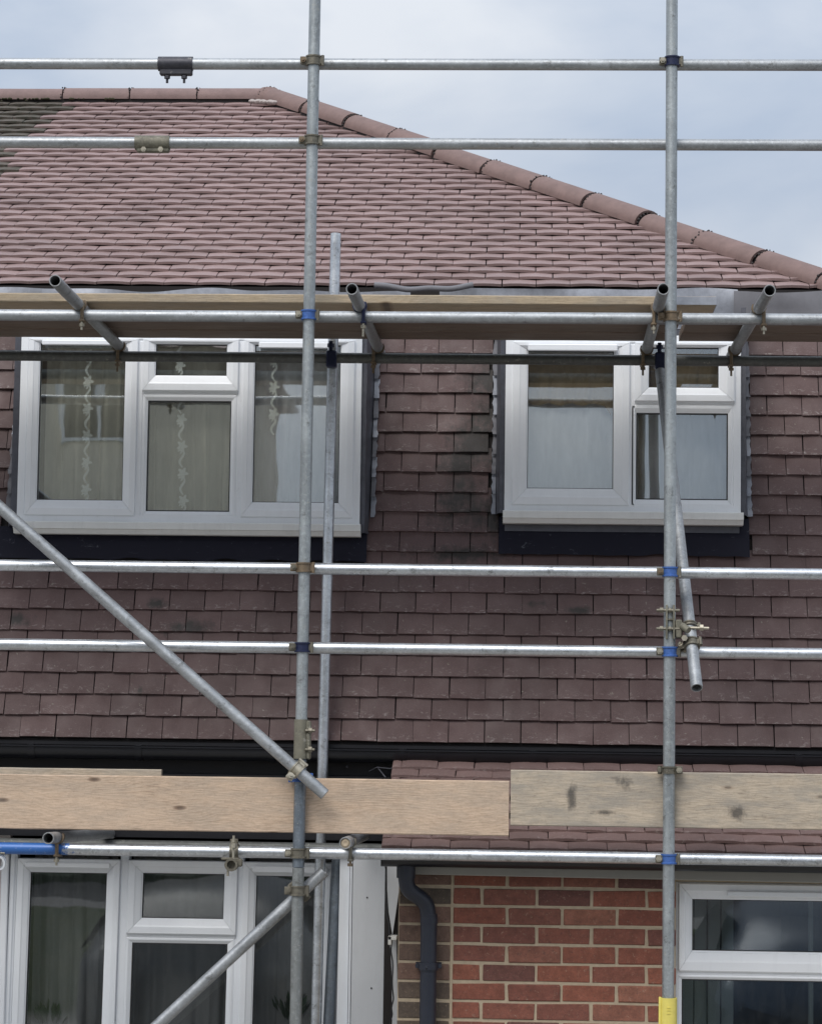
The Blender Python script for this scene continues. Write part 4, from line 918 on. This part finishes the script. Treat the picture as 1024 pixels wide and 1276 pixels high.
# couplers -------------------------------------------------------
def frame_from(zaxis, yaxis):
    z = Vector(zaxis).normalized(); y = Vector(yaxis); y = (y - z * y.dot(z)).normalized(); x = y.cross(z)
    return Matrix(((x.x, y.x, z.x, 0), (x.y, y.y, z.y, 0), (x.z, y.z, z.z, 0), (0, 0, 0, 1)))
def hexnut(m, c, axis, r, h, M4):
    F = M4 @ Matrix.Translation(c) @ Vector(axis).to_track_quat('Z', 'Y').to_matrix().to_4x4()
    m.lathe([(1e-4, -h / 2), (r, -h / 2), (r, h / 2), (1e-4, h / 2)], F, 6)
def half_coupler(mbs, M4, w=.040, side=-1):
    """local z along the tube, -y faces out. mbs = (body, bolt)"""
    b, bo = mbs[0], mbs[1]; lg = mbs[2] if len(mbs) > 2 else b; l2 = mbs[3] if len(mbs) > 3 else lg; ro, ri = TR + .0065, TR + .0008
    b.lathe([(ri, -w / 2), (ro + .002, -w / 2), (ro + .002, -w / 2 + .006), (ro - .0015, -w / 2 + .008), (ro - .0015, w / 2 - .008), (ro + .002, w / 2 - .006), (ro + .002, w / 2), (ri, w / 2)], M4, 24)
    # hinge side
    lg.path([M4 @ Vector((-side * (ro + .008), -.004, -w / 2 - .002)), M4 @ Vector((-side * (ro + .008), -.004, w / 2 + .002))], .0075, 10)
    lg.bbox(min(-side * (ro - .006), -side * (ro + .012)), max(-side * (ro - .006), -side * (ro + .012)), -.010, .006, -w / 2 + .005, w / 2 - .005, .002, M4)
    # bolt side lugs
    x = side * (ro + .010); l2.bbox(min(side * (ro - .008), side * (ro + .024)), max(side * (ro - .008), side * (ro + .024)), -.013, -.006, -.016, .016, .002, M4)
    l2.bbox(min(side * (ro - .008), side * (ro + .022)), max(side * (ro - .008), side * (ro + .022)), .004, .010, -.015, .015, .002, M4)
    bo.path([M4 @ Vector((x, -.032, 0)), M4 @ Vector((x, .03, 0))], .0058, 8); hexnut(bo, (x, -.020, 0), (0, 1, 0), .0125, .012, M4)
def coupler(pos, a1, off, a2, m1, m2=None, s1=-1, s2=-1, label=None, bolt='bolt', name='coupler'):
    """first half round axis a1 at pos; second half round axis a2 at pos+off"""
    pos, off = Vector(pos), Vector(off)
    b = MB(); bo = MB(); bo2 = MB(); b2 = MB(); lg = MB(); l2 = MB()
    F1 = Matrix.Translation(pos) @ frame_from(a1, off); F2 = Matrix.Translation(pos + off) @ frame_from(a2, -off)
    half_coupler((b, bo, lg, l2), F1, side=s1); half_coupler((b2 if m2 else b, bo2), F2, side=s2)
    (b2 if m2 else b).path([pos + off * .40, pos + off * .62], .020, 10)
    o = sp(b, name, m1, label); part(bo, 'bolt', M[bolt], o); part(bo2, 'bolt', M[bolt], o)
    lm_ = M['coup'] if m1.name.startswith(('blue', 'navy')) else m1
    part(lg, 'hinge', lm_, o); part(l2, 'lug', lm_, o)
    if m2: part(b2, 'coupler_half', m2, o)
    return o
K = Vector((0, .053, 0)); Z = (0, 0, 1); X = (1, 0, 0)
lx = lambda z: -.908 + .006 * (z - 2.7) / 4
for z, m_, bt, lab in ((5.650, M['coup'], 'coup_rust', 'left post coupler on the top guard rail'), (5.311, M['coup'], 'coup_rust', 'left post coupler on the second guard rail'), (4.573, M['coup_blue'], 'bolt', 'blue coupler on the left post under the platform'),
                   (3.523, M['coup_rust'], 'coup', 'rusty coupler on the left post below the windows'), (3.195, M['coup_navy'], 'coup', 'dark blue coupler on the left post at mid height'), (2.357, M['coup'], 'bolt', 'grey coupler on the left post at the lowest ledger')):
    coupler((lx(z), SY, z), Z, K, X, m_, M['coup'], bolt=bt, label=lab)
for z, m_, bt, lab in ((5.649, M['coup_navy'], 'bolt', 'dark blue coupler on the right post at the top rail'), (4.576, M['coup_rust'], 'coup_rust', 'rusty coupler on the right post under the platform'), (3.521, M['coup_blue'], 'coup_rust', 'blue coupler on the right post below the window'),
                   (3.195, M['coup_blue'], 'bolt', 'blue coupler on the right post at mid height'), (2.357, M['coup_blue'], 'bolt', 'blue coupler on the right post at the lowest ledger')):
    coupler((.592, SY, z), Z, K, X, m_, M['coup'], bolt=bt, label=lab)
# lone coupler on the right post, nothing in its far half
b = MB(); bo = MB(); half_coupler((b, bo), Matrix.Translation((.591, SY, 2.715)) @ frame_from(Z, (0, 1, 0)), side=1, w=.03); b.bbox(.545, .56, SY - .02, SY + .01, 2.703, 2.727, .003)
o = sp(b, 'coupler', M['coup'], 'spare clamp on the right post above the weathered board'); part(bo, 'bolt', M['bolt'], o)
# swivels on the braces
bd = Vector((1.96, 0, -1.668)).normalized()
coupler((-.916, 10.444, 2.696), bd, (.006, .056, -.030), Z, M['bolt'], M['coup_blue'], s1=1, label='swivel coupler joining the long brace to the left post')
coupler((-.908, SY, 2.206), Z, K, Vector((1.634, 0, 1.543)), M['coup'], M['coup'], label='swivel coupler joining the lower brace to the left post', bolt='coup')
# inner ledger couplers, navy
for x, z in ((-.889, 4.558), (.604, 4.560)):
    b = MB(); b.bbox(x - .024, x + .024, IY - .034, IY + .03, z - .045, z + .032, .006); b.path([(x - .004, IY - .02, z + .02), (x - .004, IY - .02, z + .075)], .009, 8); hexnut(b, (x - .004, IY - .02, z + .055), (0, 0, 1), .016, .016, Matrix.Identity(4))
    b.lathe([(TR + .001, -.02), (TR + .007, -.02), (TR + .007, .02), (TR + .001, .02)], Matrix.Translation((x, IY, z)) @ Matrix.Rotation(R(90), 4, 'Y'), 18)
    sp(b, 'inner_coupler', M['coup_navy'], 'navy coupler on the inner ledger ' + ('behind the left post' if x < 0 else 'behind the right post'))
# putlog clips hanging under the transoms
def clip(x, y, zt, mat, bm_, drop=.075, sx=1, lab=None):
    b = MB(); F = Matrix.Translation((x, y, zt))
    b.lathe([(TR + .001, -.013), (TR + .0065, -.013), (TR + .0065, .013), (TR + .001, .013)], F @ Matrix.Rotation(R(90), 4, 'X'), 18, 150, 390)
    b.bbox(x + sx * .018 - .007, x + sx * .018 + .007, y - .036, y - .022, zt - .078, zt + .012, .003); b.bbox(x + sx * .018 - .012, x + sx * .018 + .012, y - .040, y + .03, zt - .080, zt - .070, .003)
    bo = MB(); bo.path([(x + sx * .018, y - .030, zt - .05), (x + sx * .018, y - .030, zt - .055 - drop)], .0048, 8); hexnut(bo, (x + sx * .018, y - .030, zt - .094), (0, 0, 1), .0115, .012, Matrix.Identity(4))
    o = sp(b, 'putlog_clip', mat, lab); part(bo, 'bolt', M[bm_], o)
for i, (x0, x1, y0, y1) in enumerate(((-1.874, -1.866, 10.0, 11.70), (-.703, -.676, 10.15, 11.74), (.539, .543, 10.11, 11.74), (.961, .938, 10.13, 11.74))):
    f = lambda y: x0 + (x1 - x0) * (y - y0) / (y1 - y0)
    clip(f(10.52), 10.545, 4.622, M['coup_navy'] if i == 1 else M['coup_rust'], 'bolt', .06 if i != 1 else .08, 1 if i in (0, 3) else -1 if i == 2 else 1, 'navy clip under the second cross tube' if i == 1 else None)
    clip(f(11.58), 11.575, 4.608, M['coup_rust'], 'coup_rust', .07, -1 if i != 0 else 0)
clip(-1.905, 10.535, 2.407, M['coup_rust'], 'bolt', .06, .3); clip(-.706, 10.535, 2.407, M['coup'], 'coup_rust', .035, .5)
# mortar caked end of the lower right transom
m = MB().lathe([(1e-4, 0), (.012, -.004), (TR - .003, 0.002), (TR - .002, .02)], Matrix.Translation((-.708, 10.352, 2.4065)) @ Matrix.Rotation(R(-90), 4, 'X'), 16); sp(m, 'end_plug', M['mortar'])
# sleeves
def sleeve_h(x, z, mat, lab, bolts_down=True):
    b = MB(); F = Matrix.Translation((x, LYy, z)) @ Matrix.Rotation(R(90), 4, 'Y')
    b.lathe([(TR + .0005, -.073), (TR + .0065, -.073), (TR + .0065, .073), (TR + .0005, .073)], F, 24)
    b.bbox(x - .066, x + .072, LYy - .016, LYy + .016, z - TR - (.026 if bolts_down else .018), z - TR + .004, .005)
    bo = MB()
    bos = []
    for dx in (-.034, .038):
        bo = MB(); bos.append(bo)
        if bolts_down: bo.path([(x + dx, LYy - .003, z - .05), (x + dx, LYy - .003, z - .083)], .0055, 8); hexnut(bo, (x + dx, LYy - .003, z - .058), (0, 0, 1), .0125, .013, Matrix.Identity(4))
        else: bo.path([(x + dx, LYy - .03, z - .033), (x + dx, LYy + .03, z - .033)], .0055, 8); hexnut(bo, (x + dx, LYy - .022, z - .033), (0, 1, 0), .0115, .012, Matrix.Identity(4))
    o = sp(b, 'sleeve', mat, lab)
    for bo in bos: part(bo, 'bolt', mat if bolts_down else M['bolt'], o)
sleeve_h(-1.490, 5.650, M['coup_dark'], 'dark sleeve joining the top guard rail'); sleeve_h(-1.580, 5.311, M['sleeve'], 'galvanised sleeve joining the second guard rail', False)
b = MB(); b.lathe([(TR + .0005, -.08), (TR + .0055, -.08), (TR + .0055, .08), (TR + .0005, .08)], Matrix.Translation((-.906, SY, 2.820)), 24); b.bbox(-.906 + TR - .002, -.906 + TR + .016, SY - .022, SY + .022, 2.738, 2.895, .005)
bo = MB()
bos = []
for z in (2.778, 2.855): bo = MB(); bos.append(bo); bo.path([(-.906 + .02, SY - .026, z), (-.906 + .058, SY - .026, z)], .006, 8); hexnut(bo, (-.866, SY - .026, z), (1, 0, 0), .013, .014, Matrix.Identity(4))
o = sp(b, 'sleeve', M['sleeve'], 'greenish sleeve on the left post above the long board')
for bo in bos: part(bo, 'bolt', M['coup'], o)
# beam clamp between right standard and raker
b = MB()
for x in (.578, .607): b.bbox(x - .0035, x + .0035, SY - .040, SY + .004, 3.245, 3.385, .0015)
b.bbox(.612, .640, SY - .036, SY - .01, 3.25, 3.325, .005); b.path([(.64, SY - .035, 3.30), (.665, SY - .06, 3.28)], .014, 10)
bo = MB()
bos = []
for z in (3.362, 3.287): bo = MB(); bos.append(bo); bo.path([(.536, SY - .032, z), (.63, SY - .032, z)], .0062, 8); hexnut(bo, (.556, SY - .032, z), (1, 0, 0), .012, .014, Matrix.Identity(4)); hexnut(bo, (.590, SY - .032, z), (1, 0, 0), .010, .010, Matrix.Identity(4))
bo = MB(); bos.append(bo); bo.path([(.578, SY - .03, 3.325), (.607, SY - .03, 3.325)], .004, 6)
o = sp(b, 'beam_clamp', M['sleeve'], 'two plate clamp bolted to the right post')
for bo in bos: part(bo, 'bolt', M['coup'], o)
rd = (Vector((.692, 10.345, 3.045)) - Vector((.603, 11.53, 4.50))).normalized()
def rk(z): t = (z - 3.045) / (4.50 - 3.045); return Vector((.692 + (.603 - .692) * t, 10.345 + (11.53 - 10.345) * t, z))
b = MB(); bo = MB(); half_coupler((b, bo), Matrix.Translation(rk(3.225)) @ frame_from(rd, (.3, 1, 0)), side=1, w=.036)
half_coupler((b, bo), Matrix.Translation(rk(3.30)) @ frame_from(rd, (0, 1, 0.2)), side=1, w=.02)
bo.path([rk(3.295) + Vector((-.05, -.035, .0)), rk(3.295) + Vector((.075, -.035, -.002))], .0062, 8); hexnut(bo, rk(3.295) + Vector((.045, -.035, 0)), (1, 0, 0), .014, .014, Matrix.Identity(4)); hexnut(bo, rk(3.25) + Vector((-.03, -.045, 0)), (0, 1, 0), .013, .02, Matrix.Identity(4))
o = sp(b, 'swivel_coupler', M['coup'], 'swivel coupler gripping the slanting tube'); part(bo, 'bolt', M['bolt'], o)
# spare coupler hanging on the lowest ledger
b = MB(); bo = MB(); sx_ = -1.176
half_coupler((b, bo), Matrix.Translation((sx_, LYy, 2.357)) @ frame_from(X, (0, 1, .2)), side=-1, w=.036)
b.lathe([(.017, -.02), (.027, -.02), (.027, .03), (.017, .03), (.017, -.02)], Matrix.Translation((sx_ - .002, SY - .012, 2.308)) @ Matrix.Rotation(R(90), 4, 'X'), 18)
b.lathe([(1e-4, 0), (.019, 0), (.019, .03)], Matrix.Translation((sx_ - .002, SY - .01, 2.308)) @ Matrix.Rotation(R(90), 4, 'X'), 14)
b.bbox(sx_ - .045, sx_ + .03, SY - .03, SY, 2.326, 2.336, .003); b.bbox(sx_ + .012, sx_ + .042, SY - .03, SY - .005, 2.30, 2.332, .005)
bo.path([(sx_ + .004, SY - .018, 2.335), (sx_ + .004, SY - .018, 2.425)], .0052, 8); hexnut(bo, (sx_ + .004, SY - .018, 2.385), (0, 0, 1), .015, .018, Matrix.Identity(4)); hexnut(bo, (sx_ + .004, SY - .018, 2.402), (0, 0, 1), .010, .008, Matrix.Identity(4))
bo.path([(sx_ - .017, SY - .02, 2.30), (sx_ - .017, SY - .02, 2.262)], .0048, 8)
o = sp(b, 'coupler', M['coup'], 'empty coupler hanging on the lowest ledger left of the left post'); part(bo, 'bolt', M['bolt'], o)
# small coupler at the far left of the lowest ledger
b = MB(); bo = MB(); half_coupler((b, bo), Matrix.Translation((-2.15, LYy, 2.30)) @ frame_from((0, 1, .3), (1, 0, 0)), side=1, w=.03); o = sp(b, 'coupler', M['upvc_low'], 'pale coupler under the blue tube at the left edge'); part(bo, 'bolt', M['bolt'], o)
# yellow guard at the foot of the right standard
b = MB(); b.lathe([(TR + .004, 0), (TR + .010, 0), (TR + .010, -1.2), (TR + .004, -1.2), (TR + .004, 0)], Matrix.Translation((.594, SY, 1.803)), 20, 150, 400)
b.bbox(.594 - .040, .594 - .030, SY - .02, SY + .012, .6, 1.806, .003)
for z in (1.765, 1.755, 1.742): b.box(.585, .600, SY - TR - .012, SY - TR - .009, z, z + .002)
sp(b, 'tube_guard', M['yellow'], 'yellow foam guard round the foot of the right post')

# ------------------------------------------------------------------ boards
def board(name, x0, x1, y0, y1, z0, z1, mat, label, group=None, warp=.003, seed=0, cat='scaffold board'):
    m = MB(); n = 30; c = .004; prof = [(y0 + c, z0), (y1 - c, z0), (y1, z0 + c), (y1, z1 - c), (y1 - c, z1), (y0 + c, z1), (y0, z1 - c), (y0, z0 + c)]; vs = []
    for i in range(n + 1):
        x = x0 + (x1 - x0) * i / n; wz = warp * noise.noise(Vector((x * .8 + seed, 1, 2))); wy = warp * noise.noise(Vector((x * .9 + seed, 4, 2)))
        for k, (y, z) in enumerate(prof):
            j = .0012 * noise.noise(Vector((x * 9 + seed, k * 3.1, 0))); vs.append((x, y + wy * .4 + j, z + wz * (.6) + j))
    fs = [(i * 8 + k, (i + 1) * 8 + k, (i + 1) * 8 + (k + 1) % 8, i * 8 + (k + 1) % 8) for i in range(n) for k in range(8)] + [tuple(range(8))[::-1], tuple(n * 8 + k for k in range(8))]
    m.add(vs, fs); c0 = Vector(((x0 + x1) / 2, (y0 + y1) / 2, z0)); o = m.build(name, mat, origin=c0); tag(o, label, cat, group); return o
G1 = 'scaffold boards of the upper platform'
pb = board('scaffold_board', -3.1, .785, 10.63, 10.852, 4.6455, 4.6835, M['wood_plat'], 'front board of the upper platform, its long pale edge facing out', G1, seed=2)
m = MB().bbox(.60, .787, 10.6275, 10.6295, 4.648, 4.682, .0005); m.bbox(.7865, .789, 10.628, 10.854, 4.648, 4.682, .0005); o = m.build('end_band', M['lead_pale']); o.parent = pb; o.matrix_basis = Matrix.Translation(pb.location).inverted()
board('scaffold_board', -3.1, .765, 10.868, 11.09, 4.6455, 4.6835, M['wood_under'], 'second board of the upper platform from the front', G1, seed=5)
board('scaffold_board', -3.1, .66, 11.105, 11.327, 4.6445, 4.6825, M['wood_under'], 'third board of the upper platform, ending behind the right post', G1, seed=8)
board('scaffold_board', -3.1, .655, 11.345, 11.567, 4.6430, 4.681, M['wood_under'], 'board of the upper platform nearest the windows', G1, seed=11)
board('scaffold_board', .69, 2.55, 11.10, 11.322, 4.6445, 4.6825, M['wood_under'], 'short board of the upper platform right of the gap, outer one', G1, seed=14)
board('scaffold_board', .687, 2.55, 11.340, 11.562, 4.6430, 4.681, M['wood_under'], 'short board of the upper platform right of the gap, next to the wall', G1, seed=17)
t1 = board('toe_board', -3.2, -.0555, 10.532, 10.570, 2.438, 2.6615, M['wood'], 'long pale new board on edge across the left half', 'boards on edge at the lower lift', seed=20)
board('toe_board', -3.6, -1.488, 10.575, 10.613, 2.465, 2.688, M['wood_old'], 'grey weathered board showing its top behind the pale board at left', 'boards on edge at the lower lift', seed=23)
board('toe_board', -.0495, 2.5, 10.530, 10.568, 2.481, 2.707, M['wood_old'], 'weathered greyish board on edge behind the right post', 'boards on edge at the lower lift', seed=26)

# ------------------------------------------------------------------ across the road and in the drive (seen in the glass)
def opp_house(x0, x1, y, zb, ze, mat, label, roofh=2.0):
    e_ = empty('opposite_house', ((x0 + x1) / 2, y, zb)); tag(e_, label, 'house', 'houses across the road')
    loc = Matrix.Translation(e_.location).inverted()
    def pp(m, name, mt, parent=e_):
        o = m.build(name, mt); o.parent = parent
        if parent is e_: o.matrix_basis = loc
        return o
    w = pp(MB().box(x0, x1, y - 7, y, zb, ze), 'wall', mat)
    m = MB(); m.add([(x0 - .3, y + .3, ze), (x1 + .3, y + .3, ze), (x1 + .3, y - 7.3, ze), (x0 - .3, y - 7.3, ze), (x0 + 2, y - 3.5, ze + roofh), (x1 - 2, y - 3.5, ze + roofh)], [(0, 1, 5, 4), (2, 3, 4, 5), (1, 2, 5), (3, 0, 4), (3, 2, 1, 0)]); pp(m, 'roof', M['roof_tile'])
    z = zb + .9
    while z + 1.2 < ze:
        x = x0 + .8
        while x + 1.3 < x1:
            m = MB().bbox(x, x + 1.3, y - .02, y + .05, z, z + 1.2, .02); f = pp(m, 'window', M['upvc_low'])
            for k in range(2): o = MB().box(x + .08 + .6 * k, x + .62 + .6 * k, y + .045, y + .056, z + .08, z + 1.12).build('pane', M['black']); o.parent = f
            x += 2.3
        z += 2.55
buff = plain_mat('pale_painted_wall', (.74, .68, .56), .85, 0, .3, 6, .2)
opp_house(-17, -4.3, -14, 1.15, 8.6, buff, 'tall buff brick house across the road, reflected in the left window', 2.2)
opp_house(-1.5, 7.5, -19, 1.15, 4.2, M['brick'], 'low brick house across the road', 1.6)
opp_house(9.5, 20, -17, 1.15, 6.2, buff, 'buff brick house farther right across the road', 2.0)
def car(x, y, rz, paint, label):
    e_ = empty('parked_car', (x, y, gh(y) + .0)); e_.rotation_euler = (0, 0, rz); tag(e_, label, 'car', 'cars in the drive')
    # stations along the length: (y, half width bottom, half width top, z bottom, z belt, z roof)
    st = [(-2.1, .70, .60, .45, .62, .66), (-1.95, .84, .74, .28, .74, .80), (-1.3, .88, .80, .22, .88, .93), (-.85, .89, .72, .22, .93, 1.05), (-.1, .90, .62, .22, .96, 1.44), (.7, .90, .62, .22, .97, 1.48), (1.4, .89, .62, .22, .97, 1.40), (1.95, .86, .66, .26, .95, 1.08), (2.1, .76, .62, .42, .80, .85)]
    m = MB(); vs = []; N = 14
    for (yy, wb, wt_, zb, zm, zr) in st:
        ring_ = [(-wb, zb), (-wb - .01, (zb + zm) / 2), (-wb, zm), (-(wb + wt_) / 2, (zm + zr) / 2), (-wt_, zr - .05), (-wt_ * .7, zr), (0, zr + .02)]
        ring_ = ring_ + [(-a, b) for a, b in ring_[::-1]]
        vs += [(a, yy, b) for a, b in ring_]
    fs = [(i * N + k, (i + 1) * N + k, (i + 1) * N + (k + 1) % N, i * N + (k + 1) % N) for i in range(len(st) - 1) for k in range(N)] + [tuple(range(N))[::-1], tuple((len(st) - 1) * N + k for k in range(N))]
    o = m.add(vs, fs, True).build('body', paint); o.parent = e_
    sm = o.modifiers.new('s', 'SUBSURF'); sm.levels = 1; sm.render_levels = 2
    g_ = MB(); g_.add([(-.60, -.72, 1.02), (.60, -.72, 1.02), (.52, -.2, 1.37), (-.52, -.2, 1.37)], [(0, 1, 2, 3)]); g_.v = [(a, b - .05, c + .03) for a, b, c in g_.v]; o = g_.build('windscreen', M['black']); o.parent = e_
    for sx in (-1, 1):
        g_ = MB().add([(sx * .90, -.55, 1.0), (sx * .90, 1.5, 1.0), (sx * .70, 1.1, 1.36), (sx * .70, .0, 1.38)], [(0, 1, 2, 3)]); o = g_.build('side_glass', M['black']); o.parent = e_
        o = MB().bbox(sx * .95 - .08, sx * .95 + .08, -.55, -.45, .98, 1.1, .03).build('wing_mirror', paint); o.parent = e_
        o = MB().bbox(sx * .66 - .14, sx * .66 + .14, -2.12, -2.0, .60, .72, .03).build('headlight', M['upvc']); o.parent = e_
        for yy in (-1.3, 1.3):
            o = MB().lathe([(1e-3, -.1), (.28, -.1), (.31, -.07), (.31, .07), (.28, .1), (1e-3, .1)], Matrix.Translation((sx * .80, yy, .31)) @ Matrix.Rotation(R(90), 4, 'Y'), 24).build('wheel', M['black']); o.parent = e_
            r_ = MB().lathe([(1e-3, .102), (.19, .104), (.2, .09)], Matrix.Translation((sx * .80, yy, .31)) @ Matrix.Rotation(R(90 * sx), 4, 'Y'), 20).build('rim', M['galv_new']); r_.parent = o
car(2.1, 3.2, 0, plain_mat('blue_grey_paint', (.08, .11, .15), .25, .3, .05, 3, 0), 'blue grey car in the drive, mirrored in the kitchen window')
car(-2.3, 3.2, 0, plain_mat('slate_paint', (.05, .055, .06), .3, .3, .05, 3, 0), 'slate grey car in the drive, mirrored in the bay window')
